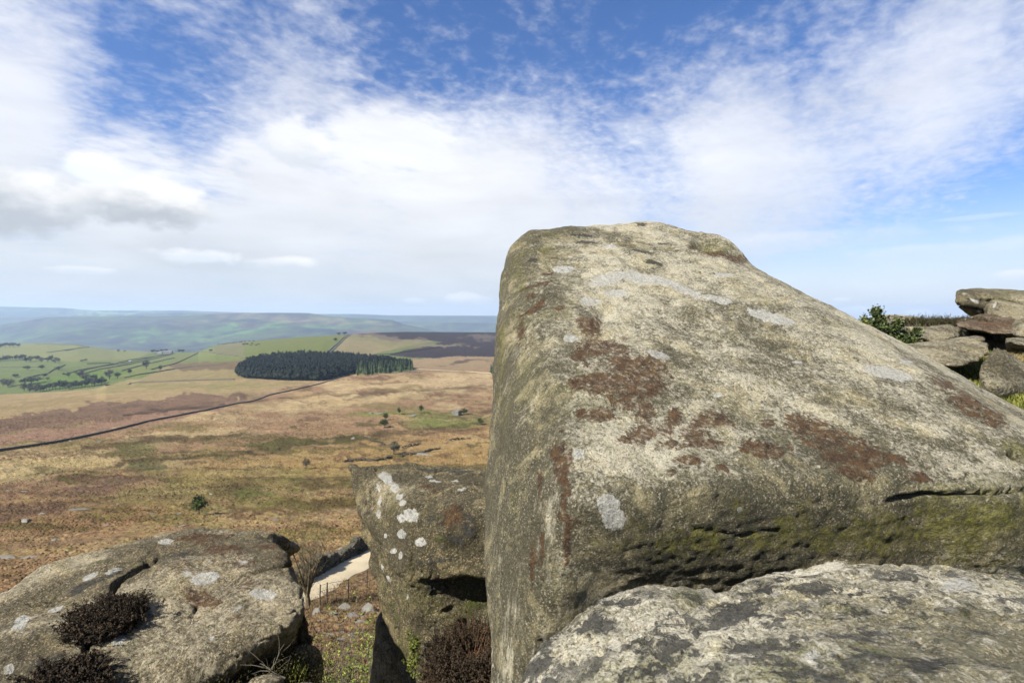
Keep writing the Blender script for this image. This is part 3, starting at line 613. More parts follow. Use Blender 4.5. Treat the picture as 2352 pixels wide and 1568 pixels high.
R_big = [(1358, 748, 25, 26, 0, 1), (1372, 800, 52, 20, 0), (1425, 800, 38, 18, 20), (1440, 840, 66, 30, 10), (1490, 870, 36, 48, 10), (1440, 905, 66, 42, 20), (1478, 940, 36, 26), (1340, 880, 48, 18, -10), (1385, 952, 36, 20), (1338, 948, 14, 12), (1330, 815, 22, 16), (1400, 880, 50, 26),
         (1552, 955, 26, 20), (1640, 965, 50, 22, 10), (1600, 1000, 32, 26), (1480, 990, 44, 14, -5), (1540, 1020, 24, 12), (1640, 1015, 26, 12), (1545, 1082, 14, 10), (1455, 1005, 24, 14), (1590, 1055, 28, 12), (1660, 1072, 14, 8),
         (1720, 1028, 18, 14), (1765, 1034, 44, 18, 5), (1766, 966, 12, 10), (1855, 978, 44, 22, 25), (1910, 1010, 58, 30, 22), (1975, 1040, 66, 26, 18), (1965, 1085, 40, 22, 10), (2050, 1052, 36, 12, 18), (1920, 1045, 36, 18), (2110, 1095, 26, 10, 5),
         (2170, 885, 38, 12, 24), (2220, 925, 56, 20, 34), (2275, 955, 38, 18, 34), (1240, 655, 34, 5, -16, .85), (1235, 702, 26, 8, -35), (1215, 680, 16, 12, 0, .8), (1283, 706, 14, 6), (1260, 628, 12, 4, 0, .8), (1196, 760, 10, 34, 0, .8), (1290, 1060, 20, 50), (1298, 1140, 11, 60), (1304, 1230, 11, 60, 0), (1320, 1190, 10, 40, -10, .7), (1240, 1120, 6, 60, 0, .75), (1225, 1290, 7, 50, 4, .75), (1245, 1250, 8, 60, 0, .7),
         (1600, 565, 24, 8, 0, .8), (1690, 594, 30, 9, 10), (1640, 580, 32, 10, 10)]
G_big = [(1615, 562, 36, 14), (1650, 575, 32, 12), (2220, 1210, 230, 90, 0, .95), (2335, 1030, 40, 26), (1950, 1230, 260, 70, 0, .78), (1620, 1250, 300, 60, 0, .68), (1750, 1160, 300, 30, 0, .5), (1190, 620, 24, 80, 0, .66), (1150, 820, 12, 220, 0, .62), (1310, 540, 90, 10, 0, .55), (1500, 600, 90, 12, 10, .55), (1750, 690, 120, 14, 25, .5), (1240, 575, 60, 16, 0, .6)]
D_big = [(1165, 1050, 110, 600, 0, 1.1), (1700, 1225, 430, 80, -2, 1.3), (2150, 1200, 260, 60, 0, .7), (1350, 1160, 60, 60, 0, .4)]  # dark lichen plus shade put into the colour on left face and under lip
B_big = [(1350, 556, 28, 4, 4, .9), (1340, 541, 34, 3, 4, .85), (1478, 578, 40, 4, 12, .85), (1500, 602, 26, 4, 12, .85), (1226, 597, 14, 5, 0, .8), (1472, 517, 17, 4, 0, .9), (1240, 545, 4, 3), (1530, 560, 14, 3, 0, .8), (1700, 1285, 220, 16, 0, .5)]
def boulder_post(c_, n_, u_, v_):
    # rough, crumbling under side below the lip
    m_ = sstep(v_, 1110, 1190) * sstep(u_, 1340, 1460) * (c_[:, 1] < 3.2)
    q = c_ * np.array([1, 1, 1.7])
    c_ = c_ + n_ * (m_ * (fbm(q, 16, 3, 70, .6) * .009 + .012 * pn(q, 2.5, 75)))[:, None]
    return c_
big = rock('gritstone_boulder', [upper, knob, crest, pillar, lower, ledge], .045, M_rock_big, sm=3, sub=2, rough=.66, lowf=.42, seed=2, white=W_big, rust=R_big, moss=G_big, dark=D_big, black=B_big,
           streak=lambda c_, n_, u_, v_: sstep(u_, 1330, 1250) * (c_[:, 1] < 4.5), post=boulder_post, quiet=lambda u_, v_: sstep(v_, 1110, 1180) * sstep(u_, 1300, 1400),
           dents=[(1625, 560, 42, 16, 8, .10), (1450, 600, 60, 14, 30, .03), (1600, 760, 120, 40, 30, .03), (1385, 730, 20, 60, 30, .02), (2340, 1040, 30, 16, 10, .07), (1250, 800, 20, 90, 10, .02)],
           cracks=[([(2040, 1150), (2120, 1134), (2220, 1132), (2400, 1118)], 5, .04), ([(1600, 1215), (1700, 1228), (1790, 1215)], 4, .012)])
tag(big, 'huge sloping gritstone boulder with rust brown and white lichen, tallest rock in the view', 'boulder')

# --- near stone, lower right
frontA = [(1168, 1580, 1.12), (1200, 1505, 1.2), (1252, 1440, 1.28), (1340, 1374, 1.34), (1430, 1330, 1.40), (1520, 1315, 1.42), (1620, 1320, 1.42), (1690, 1345, 1.38), (1760, 1420, 1.2), (1160, 1750, .95), (1450, 1680, .80), (1700, 1600, .85),
          Vector((0, 1.0, -1.5)), Vector((.5, .8, -1.5)), Vector((0.05, 1.3, -1.5)), Vector((.8, 1.6, -1.5))]
frontB = [(1640, 1345, 1.38), (1700, 1318, 1.42), (1770, 1298, 1.45), (1880, 1280, 1.48), (1970, 1288, 1.48), (2120, 1304, 1.45), (2352, 1306, 1.38), (2800, 1330, 1.30), (1500, 1560, .90), (1900, 1590, .78), (2352, 1620, .75), (2800, 1640, .8),
          Vector((.3, .9, -1.5)), Vector((1.8, .8, -1.5)), Vector((2, 1.6, -1.5)), Vector((.5, 1.7, -1.5))]
KB = [(1310, 1405, 26, 14, -35), (1420, 1385, 70, 16, -5, .8), (1360, 1430, 50, 20, -30, .8), (1250, 1490, 26, 20, -40), (1230, 1540, 40, 18, -30), (1700, 1400, 70, 26, -15), (1750, 1350, 60, 12, -18), (1820, 1325, 70, 10, -8, .8), (1870, 1350, 70, 14, 0, .85), (1560, 1480, 80, 26, -25, .8), (1480, 1540, 90, 30, -20, .8), (1690, 1480, 50, 20, 0, .7), (2060, 1370, 70, 12, 10, .75), (2130, 1530, 60, 30, 0, .75), (1930, 1420, 60, 12, 20, .6), (1400, 1470, 40, 20, 0, .6), (2060, 1330, 60, 8, 5, .7)]
front = rock('pale_boulder', [frontA, frontB], .028, M_rock_front, sm=4, sub=2, rough=.62, seed=12, black=KB, moss=[(1580, 1365, 42, 20, -20), (1480, 1480, 60, 30, -20, .6), (1950, 1400, 120, 30, 10, .58), (2250, 1400, 120, 30, 10, .55), (1700, 1520, 120, 30, 0, .52)], rnd_white=.0, finesc=2.2,
             white=[(1860, 1500, 26, 14, 0, .8), (2200, 1340, 60, 16, 0, .75), (1780, 1360, 14, 10, 0, .8), (1420, 1350, 60, 10, -8, .7), (2300, 1440, 60, 20, 0, .6), (1640, 1440, 22, 10, 0, .7)],
             cracks=[([(1680, 1335), (1620, 1365), (1560, 1395)], 10, .012)])
tag(front, 'pale boulder blotched with black lichen in the lower right corner, nearest rock to the viewer', 'boulder')

# --- left boulder
leftA = [(-260, 1560, 2.9), (-160, 1450, 3.4), (0, 1392, 3.75), (60, 1322, 4.1), (105, 1282, 4.35), (180, 1250, 4.6), (330, 1238, 4.8), (450, 1226, 4.9), (560, 1222, 4.95), (654, 1243, 4.75), (672, 1285, 4.5), (690, 1370, 4.15), (704, 1400, 4.0), (690, 1425, 3.85), (600, 1465, 3.62), (520, 1500, 3.48),
         (440, 1580, 3.3), (-100, 1700, 2.75), (250, 1680, 2.95), (400, 1640, 3.15), (660, 1500, 4.3), (560, 1520, 3.8), (-300, 1900, 3.0), (640, 1400, 4.9)]
leftD = [(-260, 1600, 3.1), (380, 1640, 3.4), (480, 1560, 3.8), (560, 1460, 4.3), (600, 1380, 4.8), (-300, 2100, 3.2), (380, 2000, 3.6), (520, 1800, 4.4), Vector((-4.6, 5.0, -2.4)), Vector((-4.6, 5.0, -4.2)), Vector((-2.5, 5.2, -2.4)), Vector((-2.5, 5.2, -4.4))]
leftE = [(690, 1400, 4.75), (708, 1410, 4.7), (718, 1428, 4.7), (714, 1450, 4.7), (730, 1500, 4.65), (746, 1570, 4.6), (760, 1700, 4.5), (640, 1360, 4.95), (620, 1700, 4.8), Vector((-2.6, 5.4, -2.6)), Vector((-2.2, 5.5, -4.4)), Vector((-2.6, 5.4, -4.4)), (650, 1520, 4.7)]
leftB = [(210, 1252, 4.75), (300, 1240, 4.9), (450, 1214, 5.1), (530, 1207, 5.15), (600, 1210, 5.12), (622, 1216, 5.05), (628, 1238, 4.95), (560, 1248, 4.95), (340, 1262, 4.8), (330, 1330, 4.9), (620, 1290, 5.1), Vector((-3, 5.5, -2.5)), Vector((-2.2, 5.5, -2.5))]
leftC = [(580, 1262, 4.7), (640, 1244, 4.75), (664, 1248, 4.72), (674, 1276, 4.6), (668, 1298, 4.55), (600, 1310, 4.5), (600, 1330, 4.6)]
leftF = [(540, 1240, 4.9), (628, 1240, 4.9), (660, 1250, 4.72), (673, 1288, 4.52), (600, 1300, 4.6), (670, 1302, 4.5), (692, 1370, 4.17), (600, 1350, 4.3), (640, 1345, 4.95), (690, 1400, 4.8), (520, 1330, 4.9), (550, 1240, 5.1), (625, 1250, 5.1)]
lb = rock('broad_boulder', [leftA, leftF, leftD, leftE, leftB], .055, M_rock_left, sm=3, sub=2, rough=1.35, lowf=.7, seed=23, strata=.05,
          white=[(470, 1325, 34, 14, -12), (606, 1363, 30, 13, 4), (272, 1470, 18, 15, -20), (50, 1427, 14, 20, 35), (128, 1398, 18, 8, -22), (38, 1432, 6, 26, 30, .8), (262, 1312, 22, 6, -18), (205, 1325, 22, 7, -25, .85), (200, 1298, 32, 15, -15, .55), (560, 1288, 20, 8, 0, .7), (487, 1465, 6, 6), (380, 1242, 18, 6), (430, 1314, 16, 8, 0, .7), (545, 1400, 22, 6, -40, .7), (590, 1330, 14, 7, 0, .6), (20, 1540, 12, 14, 30)],
          rust=[(440, 1240, 60, 12, -5, .75), (520, 1262, 80, 18, -5, .72), (450, 1362, 45, 20, -5, .78), (420, 1300, 60, 14, -10, .62), (560, 1420, 30, 10, 0, .65), (480, 1235, 60, 8, 0, .7), (560, 1340, 60, 24, 0, .6), (470, 1380, 30, 14, 0, .8), (560, 1290, 90, 12, -5, .62), (400, 1260, 60, 8, -8, .6), (600, 1255, 50, 8, 0, .65)],
          moss=[(240, 1290, 26, 6, -10), (300, 1480, 100, 50, 0, .52), (60, 1330, 40, 16, -40, .6), (240, 1440, 30, 12, 0, .7), (430, 1440, 80, 30, 0, .5)],
          dark=[(200, 1340, 150, 26, -22, .9), (480, 1250, 170, 14, -4, 1.0), (80, 1380, 100, 20, -30, .8), (330, 1300, 60, 14, -30, .9), (80, 1520, 60, 50, 0, .8), (640, 1270, 40, 30, 0, .5)],
          black=[(200, 1345, 130, 9, -22, .62), (400, 1275, 70, 10, -10, .6), (580, 1240, 60, 6, -10, .62), (100, 1530, 40, 40, 0, .5)],
          cracks=[([(352, 1290), (322, 1302), (285, 1322), (262, 1345), (246, 1390), (205, 1470), (185, 1515), (150, 1560)], 6, .14), ([(335, 1285), (352, 1290), (365, 1280)], 6, .06), ([(120, 1262), (150, 1250), (190, 1243)], 5, .14), ([(560, 1318), (640, 1300), (690, 1296)], 3, .035), ([(452, 1390), (440, 1415)], 4, .03)])
tag(lb, 'broad flat-topped boulder with a dark crack and pale lichen spots at lower left', 'boulder')

# --- middle prow
midcap = [(798, 1066, 6.25), (806, 1100, 6.1), (826, 1080, 6.0), (900, 1064, 6.4), (940, 1064, 6.45), (1010, 1066, 6.4), (1080, 1080, 6.1), (1250, 1084, 6.0), (865, 1098, 5.65), (900, 1125, 5.25), (925, 1165, 4.9), (950, 1160, 4.85), (1010, 1152, 4.85), (1250, 1146, 4.8), (930, 1200, 4.75), (925, 1290, 4.62),
          (940, 1312, 4.56), (965, 1328, 4.48), (1040, 1330, 4.45), (1100, 1316, 4.5), (1250, 1312, 4.5), (1020, 1220, 4.55), (1250, 1200, 4.6), (832, 1180, 5.95), (845, 1250, 5.6), (900, 1310, 4.9), Vector((-1.0, 6.4, -2.9)), Vector((.2, 6.4, -2.9))]
midlow = [(838, 1220, 5.75), (850, 1300, 5.55), (870, 1392, 5.25), (896, 1450, 5.0), (902, 1500, 4.85), (938, 1590, 4.55), (965, 1760, 4.3), (945, 1320, 4.62), (960, 1340, 4.64), (975, 1400, 4.60), (988, 1500, 4.48), (1000, 1560, 4.42), (1250, 1330, 4.95), (1250, 1400, 4.8), (1250, 1560, 4.6), (1020, 1340, 4.78), (1040, 1420, 4.62), (1000, 1760, 4.35), (1250, 1760, 4.5), Vector((-1.0, 6.0, -3.6)), Vector((.3, 6.2, -3.6))]
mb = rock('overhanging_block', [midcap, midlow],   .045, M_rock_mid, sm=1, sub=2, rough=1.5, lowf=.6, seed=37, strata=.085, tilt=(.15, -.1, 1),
          white=[(888, 1098, 17, 9, 40), (906, 1118, 10, 12, -25), (918, 1140, 9, 10, -20), (926, 1156, 10, 7), (944, 1182, 17, 15), (924, 1190, 7, 10), (922, 1226, 9, 10), (966, 1244, 14, 11), (880, 1095, 14, 6, 30), (1000, 1104, 20, 4, 0, .8), (1045, 1102, 12, 4, 0, .8), (985, 1096, 10, 3), (1060, 1125, 24, 4, -8, .7), (870, 1180, 4, 12, 0, .85), (874, 1150, 5, 14, 0, .9), (885, 1230, 4, 5), (905, 1265, 5, 6), (918, 1275, 4, 9), (892, 1330, 4, 12, -20, .85), (880, 1300, 3, 9, -20, .8), (935, 1370, 3, 8, 0, .8), (868, 1118, 4, 14, -20, .85)],
          rust=[(1040, 1185, 40, 26, 0, .72), (1010, 1125, 60, 12, 0, .55), (1060, 1110, 40, 8, 0, .6), (1020, 1390, 30, 20, 0, .5)],
          moss=[(1010, 1240, 26, 9, 10, .9), (1085, 1390, 40, 60, 10, .85), (900, 1400, 14, 80, -18, .7), (1050, 1470, 60, 50, 0, .62), (1100, 1330, 20, 30, 0, .8), (930, 1500, 16, 60, -18, .75), (850, 1130, 16, 40, -20, .5)],
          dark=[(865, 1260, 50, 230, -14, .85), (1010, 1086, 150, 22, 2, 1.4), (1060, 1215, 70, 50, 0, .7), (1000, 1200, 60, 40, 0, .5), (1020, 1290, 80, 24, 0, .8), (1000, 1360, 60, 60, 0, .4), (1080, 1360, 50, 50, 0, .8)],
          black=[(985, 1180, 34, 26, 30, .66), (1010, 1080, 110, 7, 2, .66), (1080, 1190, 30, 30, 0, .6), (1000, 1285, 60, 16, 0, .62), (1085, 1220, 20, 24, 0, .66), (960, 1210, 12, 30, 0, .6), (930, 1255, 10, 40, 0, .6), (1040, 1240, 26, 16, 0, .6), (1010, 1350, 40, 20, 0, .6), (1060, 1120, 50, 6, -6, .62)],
          streak=lambda c_, n_, u_, v_: sstep(u_, 950, 915) * sstep(v_, 1090, 1140) * .9,
          cracks=[([(955, 1190), (948, 1240), (940, 1300)], 4, .03)], dents=[(1030, 1400, 26, 10, -20, .05), (1065, 1440, 22, 30, 20, .06), (1010, 1470, 18, 26, 0, .04), (1090, 1490, 20, 20, 0, .05)])
tag(mb, 'overhanging square-topped gritstone prow between the broad left boulder and the huge sloping one', 'rock')
# shaded block under and behind the prow
ub = rock('crag_block', [[(872, 1400, 5.9), (905, 1470, 5.6), (860, 1560, 5.7), (880, 1700, 5.4), (1000, 1700, 5.2), (1000, 1400, 6.2), (866, 1440, 6.3), (850, 1700, 6.3), Vector((-.6, 7, -3.6)), Vector((-1.2, 6.8, -5)), Vector((-.2, 6.4, -5))]], .08, M_rock_mid, sm=3, sub=1, rough=1, seed=41)
tag(ub, 'shaded block of rock tucked under the overhanging prow beside the budding bush', 'rock')
# stones on the shelf at the foot of the left boulder
sh = rock('crag_shelf', [[(380, 1700, 3.2), (470, 1680, 3.5), (560, 1640, 3.8), (700, 1600, 4.2), (745, 1620, 4.25), (760, 1760, 4.2), (300, 1900, 3.0), (400, 1640, 3.9), (600, 1600, 4.5), (640, 1900, 3.5), (740, 1590, 4.7), Vector((-3, 4, -5)), Vector((-1.4, 4.6, -5)), Vector((-1.3, 3.4, -4.8)), Vector((-2.5, 2.8, -4.8))]], .06, M_rock_left, sm=3, sub=1, rough=1, seed=43, moss=[(650, 1560, 60, 20, 0, .7)])
tag(sh, 'earthy rock shelf below the broad left boulder, heather growing on it', 'rock shelf')
for nm, hl, lab, sd in [
    ('lit_stone', [(640, 1505, 4.1), (668, 1488, 4.15), (706, 1478, 4.2), (722, 1488, 4.25), (732, 1520, 4.2), (748, 1568, 4.1), (700, 1600, 4.0), (650, 1550, 3.98), (640, 1560, 4.4), (740, 1500, 4.7), (690, 1530, 3.98)], 'small greenish sunlit block of rock in the shadow of the left boulder', 51),
    ('flat_stone', [(560, 1562, 3.45), (585, 1546, 3.5), (640, 1540, 3.55), (662, 1552, 3.5), (650, 1680, 3.4), (560, 1690, 3.35), (600, 1560, 3.8), (640, 1580, 3.8), (600, 1562, 3.36), (600, 1720, 3.6)], 'brown flat stone at the bottom edge with dead twigs across it', 52),
    ('round_stone', [(-10, 1600, 2.5), (400, 1560, 3.0), (422, 1562, 3.0), (430, 1600, 2.9), (370, 1566, 3.05), (350, 1600, 2.9), (400, 1640, 2.8), (350, 1580, 3.3)][1:], 'reddish brown stone at the bottom edge left of the dark heather', 53),
    ('brown_stone', [(665, 1566, 3.6), (700, 1556, 3.65), (735, 1566, 3.7), (740, 1600, 3.6), (660, 1610, 3.5), (700, 1570, 3.9), (700, 1600, 3.45)], 'low brown stone at the bottom edge right of the dead twigs', 54)]:
    o = rock(nm, [hl], .04, M_rock_brown if sd in (53,) else M_rock_left, sm=2, sub=1, rough=.8, seed=sd, moss=[(700, 1520, 40, 40, 0, .75)] if sd == 51 else ())
    tag(o, lab, 'stone')

# ------------------------------------------------------------------ crag top on the right
edge = [(-1.5, -60), (-1.0, -8), (-.4, -1.2), (.25, .3), (.6, 2.4), (1.2, 4.4), (3.0, 6.6), (5.0, 9.5), (9, 15), (15, 24), (23, 34), (30, 44)]
ts = []; 
for (a, b_) in zip(edge[:-1], edge[1:]):
    L = math.hypot(b_[0] - a[0], b_[1] - a[1]); n = max(2, int(L / (.14 if 0 <= a[1] < 14 else .9)))
    ts += [(a[0] + (b_[0] - a[0]) * i / n, a[1] + (b_[1] - a[1]) * i / n) for i in range(n)]
ts.append(edge[-1]); ts = np.array(ts)
ws = np.concatenate([[0, 0, 0, 0], np.cumsum(np.concatenate([np.full(60, .13), np.geomspace(.15, 6, 40)]))])
drop = np.concatenate([[-9, -5, -2.2, -.6], np.zeros(100)])
px = ts[:, 0][:, None] + ws[None] * .985 + np.array([-.9, -.6, -.3, -.1] + [0] * 100)[None]; py = ts[:, 1][:, None] - ws[None] * .17
r_ = np.hypot(px, py)
pz = np.interp(py, [-5, 1, 2.5, 4.5, 6, 9, 14, 22, 34, 44], [-1.6, -1.6, -1.5, -1.15, -.93, -.73, -.60, -.64, -.95, -1.8]) + drop[None]
cp = np.stack([px, py, pz], -1).reshape(-1, 3); q = cp.copy(); q[:, 2] = 0
cp[:, 2] += fbm(q, .35, 4, 80) * .22 + fbm(q, 2.2, 3, 84) * .05
pme = grid_mesh('crag_top', cp, len(ts), len(ws), flip=False)
plat = tag(link('crag_top', pme, M_turf), kind='structure')
lp = np.zeros(len(pme.loops), np.int32); pme.loops.foreach_get('vertex_index', lp)
PB = BVHTree.FromPolygons([tuple(a) for a in cp.tolist()], lp.reshape(-1, 4).tolist())
def pz_at(x, y):
    h = PB.ray_cast(Vector((x, y, 20)), Vector((0, 0, -1))); return h[0].z if h[0] else None

def rrock(nm, hulls, lab, cat, mt, seed, **kw):
    o = rock(nm, hulls, kw.pop('vox', .065), mt, sm=kw.pop('sm', 2), sub=2, rough=kw.pop('rough', 1.0), seed=seed, strata=kw.pop('strata', .07), lowf=.35, **kw); return tag(o, lab, cat)
rrock('jutting_block', [[(2191, 672, 11.3), (2196, 663, 11.5), (2235, 661, 12), (2300, 664, 12.4), (2420, 668, 12.6), (2190, 690, 11.1), (2199, 708, 11.2), (2222, 726, 11.4), (2250, 737, 11.6), (2330, 742, 11.2), (2420, 735, 11), (2420, 690, 11.3), (2300, 690, 11.2), Vector((13.2, 14.5, .6)), Vector((15, 14, .5)), Vector((12.6, 13.5, -.1)), Vector((14.5, 13.5, -.4))]],
      'layered jutting block of rock against the sky, top of the outcrop at far right', 'rock', M_rock_far, 61, white=[(2235, 690, 22, 6, 20, .7), (2250, 715, 12, 5, 0, .7), (2215, 675, 10, 4, 0, .7)], cracks=[([(2190, 701), (2215, 706), (2260, 712)], 2.2, .25), ([(2255, 690), (2300, 686), (2350, 700)], 1.8, .2)], moss=[(2310, 672, 30, 7, 4, .9)])
rrock('angled_block', [[(2268, 697, 10.6), (2290, 684, 10.9), (2330, 692, 10.8), (2420, 712, 10.6), (2420, 745, 10.2), (2345, 738, 10.1), (2300, 728, 10.2), (2262, 722, 10.5), Vector((11.5, 12.5, .1)), Vector((13, 12, -.3)), Vector((10.6, 11.6, -.2))]], 'angular block leaning under the jutting rock on the far right outcrop', 'rock', M_rock_far, 62, vox=.07, white=[(2285, 700, 5, 10, 20, .7)])
rrock('side_block', [[(2335, 745, 9.6), (2346, 728, 9.7), (2420, 715, 9.8), (2420, 790, 9.2), (2352, 776, 9.2), (2335, 765, 9.3), Vector((10.5, 10.8, -.1)), Vector((11, 10, -.7)), Vector((9.6, 10.4, -.5))]], 'block cut by the right edge of the view beside the brown slab', 'rock', M_rock_far, 63, vox=.07)
rrock('brown_slab', [[(2190, 737, 9.9), (2215, 728, 10.2), (2250, 720, 10.6), (2320, 722, 10.5), (2338, 735, 10.1), (2352, 765, 9.5), (2330, 772, 9.3), (2280, 768, 9.4), (2235, 760, 9.5), (2195, 752, 9.6), (2192, 744, 9.6), Vector((10.1, 11.2, -.3)), Vector((10.8, 11, -.4))]], 'brown stained tilted slab below the jutting block', 'rock', M_rock_brown, 64, vox=.06, rough=.8, white=[(2222, 730, 16, 3, -15, .9), (2335, 760, 14, 10, 30, .8)], rust=[(2270, 745, 70, 14, 8, .8)])
rrock('low_boulder', [[(2106, 766, 9.2), (2118, 753, 9.4), (2150, 744, 9.7), (2178, 742, 9.9), (2200, 752, 9.6), (2204, 772, 9.2), (2160, 784, 8.8), (2120, 782, 8.8), (2106, 775, 8.9), Vector((8.5, 10.4, -.4)), Vector((8.9, 10.4, -.6))]], 'rounded low boulder between the dark green bush and the brown slab', 'boulder', M_rock_far, 65, vox=.06, rough=.9)
rrock('long_slab', [[(2010, 800, 7.9), (2062, 790, 8.0), (2130, 783, 8.1), (2200, 773, 8.2), (2252, 768, 8.2), (2268, 772, 8.0), (2272, 788, 7.6), (2270, 808, 7.3), (2255, 832, 7.0), (2200, 842, 6.9), (2120, 830, 7.0), (2030, 820, 7.2), Vector((7.6, 8.8, -.9)), Vector((6.2, 8.8, -.9))]], 'long grey slab bridging a black hollow, just behind the huge boulder', 'rock', M_rock_far, 66, vox=.055, rough=.9, strata=.12, cracks=[([(2240, 780), (2268, 786)], 1.8, .08), ([(2140, 800), (2200, 806), (2260, 800)], 1.5, .06)])
rrock('wedge_boulder', [[(2281, 796, 6.7), (2296, 796, 6.8), (2330, 812, 6.7), (2362, 836, 6.5), (2372, 868, 6.3), (2330, 885, 6.0), (2290, 888, 5.9), (2262, 878, 5.95), (2247, 868, 6.0), (2246, 846, 6.1), (2260, 818, 6.3), Vector((6.95, 7.4, -.9)), Vector((7.3, 7.2, -1.0)), Vector((6.7, 7.2, -1.4)), Vector((5.9, 6.4, -1.5)), Vector((6.8, 6.4, -1.4))]], 'rounded wedge-shaped boulder standing in grass at right', 'boulder', M_rock_far, 67, vox=.05, rough=.7, strata=.02, dark=[(2290, 835, 40, 30, 0, .6)])
rrock('flat_outcrop', [[(2305, 776, 8.6), (2330, 771, 9), (2420, 780, 9), (2420, 800, 8.2), (2340, 790, 8.2), (2312, 782, 8.3), Vector((8.6, 8.9, -.7)), Vector((9.4, 8.6, -.8))]], 'flat grey stone lying in the turf at the right edge', 'stone', M_rock_far, 68, vox=.05, rough=.6, strata=.02)
rrock('under_block', [[(2205, 748, 10.6), (2260, 745, 10.8), (2420, 750, 10.8), (2420, 830, 9.9), (2300, 800, 10.0), (2215, 800, 10.1), Vector((10.2, 12, -.2)), Vector((13, 12, -.2)), Vector((10.2, 12, -1.2)), Vector((13, 12, -1.2))]], 'shadowed block under the brown slab, carrying the far right outcrop', 'rock', M_rock_far, 70)
rrock('inner_block', [[(2120, 840, 8.6), (2290, 830, 8.6), (2290, 900, 7.4), (2120, 900, 7.4), Vector((5.8, 9.4, -2)), Vector((8.2, 9.4, -2)), Vector((6.2, 9.2, -.9)), Vector((8.2, 9.0, -.9))]], 'dark rock at the back of the hollow under the long slab', 'rock', M_rock_far, 69, vox=.08)
for i, (u, v, s_, d_, lab) in enumerate([(2045, 745, .95, 21, 'low domed rock on the skyline behind the dark green bush'), (2078, 748, .7, 19, 'pale rock on the skyline right of the dark green bush'), (2080, 768, .32, 10.5, 'small stone beside the foot of the low boulder'), (2098, 778, .26, 9.6, 'small round stone in front of the low boulder'), (2062, 760, .35, 12, 'buff stone peeping out right of the bush')]):
    c0_ = P(u, v, d_); pts = []
    rr = random.Random(i + 5)
    for k_ in range(22):
        th = rr.uniform(0, 6.28); ph = rr.uniform(-1, 1); s3 = math.sqrt(1 - ph * ph)
        pts.append(c0_ + Vector((math.cos(th) * s3 * s_ * 1.8, math.sin(th) * s3 * s_, ph * s_ * .55 - s_ * .1)))
    tag(rock('outcrop_stone', [pts], s_ / 9, M_rock_far, sm=2, sub=1, rough=.6, seed=90 + i), lab, 'stone')

# ------------------------------------------------------------------ plants
def tube(vs, fs, pts, r0, r1, n=5):
    base_ = len(vs); m = len(pts)
    for i, p in enumerate(pts):
        t_ = (pts[min(i + 1, m - 1)] - pts[max(i - 1, 0)]).normalized(); a = t_.orthogonal().normalized(); b_ = t_.cross(a); r = r0 + (r1 - r0) * i / (m - 1)
        for k_ in range(n):
            th = 2 * math.pi * k_ / n; vs.append(p + (a * math.cos(th) + b_ * math.sin(th)) * r)
    for i in range(m - 1):
        for k_ in range(n): fs.append((base_ + i * n + k_, base_ + i * n + (k_ + 1) % n, base_ + (i + 1) * n + (k_ + 1) % n, base_ + (i + 1) * n + k_))
def wander(p, d, L, n, rr, wob=.25, up=0.0):
    pts = [p.copy()]; d = d.normalized()
    for i in range(n):
        d = (d + Vector((rr.uniform(-wob, wob), rr.uniform(-wob, wob), rr.uniform(-wob, wob) + up))).normalized(); p = p + d * (L / n); pts.append(p.copy())
    return pts
def leaf_quads(cent, size, rg, elong=1.6):
    """random small leaf faces at the given points"""
    n = len(cent); a = rg.normal(size=(n, 3)); a /= np.linalg.norm(a, axis=1)[:, None]; b_ = np.cross(a, rg.normal(size=(n, 3))); b_ /= np.linalg.norm(b_, axis=1)[:, None]
    s_ = size * rg.uniform(.6, 1.3, n)[:, None]; cc = np.cross(a, b_) * .25
    v = np.stack([cent - a * s_ * elong / 2, cent - b_ * s_ / 2 + cc * s_, cent + a * s_ * elong / 2, cent + b_ * s_ / 2 + cc * s_], 1).reshape(-1, 3)
    f = np.arange(4 * n).reshape(-1, 4); return v, f
def crown_pts(n, rg, rx, rz, lobes=9, thin=.35):
    """leaf positions in clumps around limbs, leaving gaps"""
    lc = rg.normal(size=(lobes, 3)); lc /= np.linalg.norm(lc, axis=1)[:, None]; lc *= rg.uniform(.35, .8, lobes)[:, None]
    w_ = rg.integers(0, lobes, n); p = lc[w_] + rg.normal(size=(n, 3)) * rg.uniform(.16, .30, lobes)[w_][:, None]
    p[:, :2] *= rx; p[:, 2] *= rz; return p
# far broadleaf trees and shrubs: prototypes (mesh data shared)
def tree_meshes(seed, mt_crown, nleaf, bare=False, lobes=10, leaf=.10):
    """unit tree, height 1, crown about 0.8 wide"""
    rr = random.Random(seed); rg = np.random.default_rng(seed)
    vs, fs = [], []; tube(vs, fs, wander(Vector((0, 0, -.05)), Vector((0, 0, 1)), .45, 4, rr, .1), .035, .02)
    for k_ in range(9 if bare else 5):
        th = rr.uniform(0, 6.28); tube(vs, fs, wander(Vector((0, 0, .18 + .18 * rr.random())), Vector((math.cos(th), math.sin(th), 1.1)), rr.uniform(.35, .6), 4, rr, .3), .014, .004, 4)
    tm = mesh_np('trunk', vs, fs); tm.materials.append(M_bark)
    p = crown_pts(nleaf, rg, .40, .36, lobes); p[:, 2] += .62; v, f = leaf_quads(p, leaf, rg, 1.5 if not bare else 3.0)
    cm = tri_mesh('crown', v, f); cm.materials.append(mt_crown)
    return tm, cm
TP = {'green': [tree_meshes(100 + i, M_tree_green, 420, leaf=.10) for i in range(3)], 'bare': [tree_meshes(110 + i, M_tree_brown, 520, True, 14, .045) for i in range(3)], 'shrub': [tree_meshes(120 + i, M_shrub_green, 900, lobes=16, leaf=.06) for i in range(3)]}
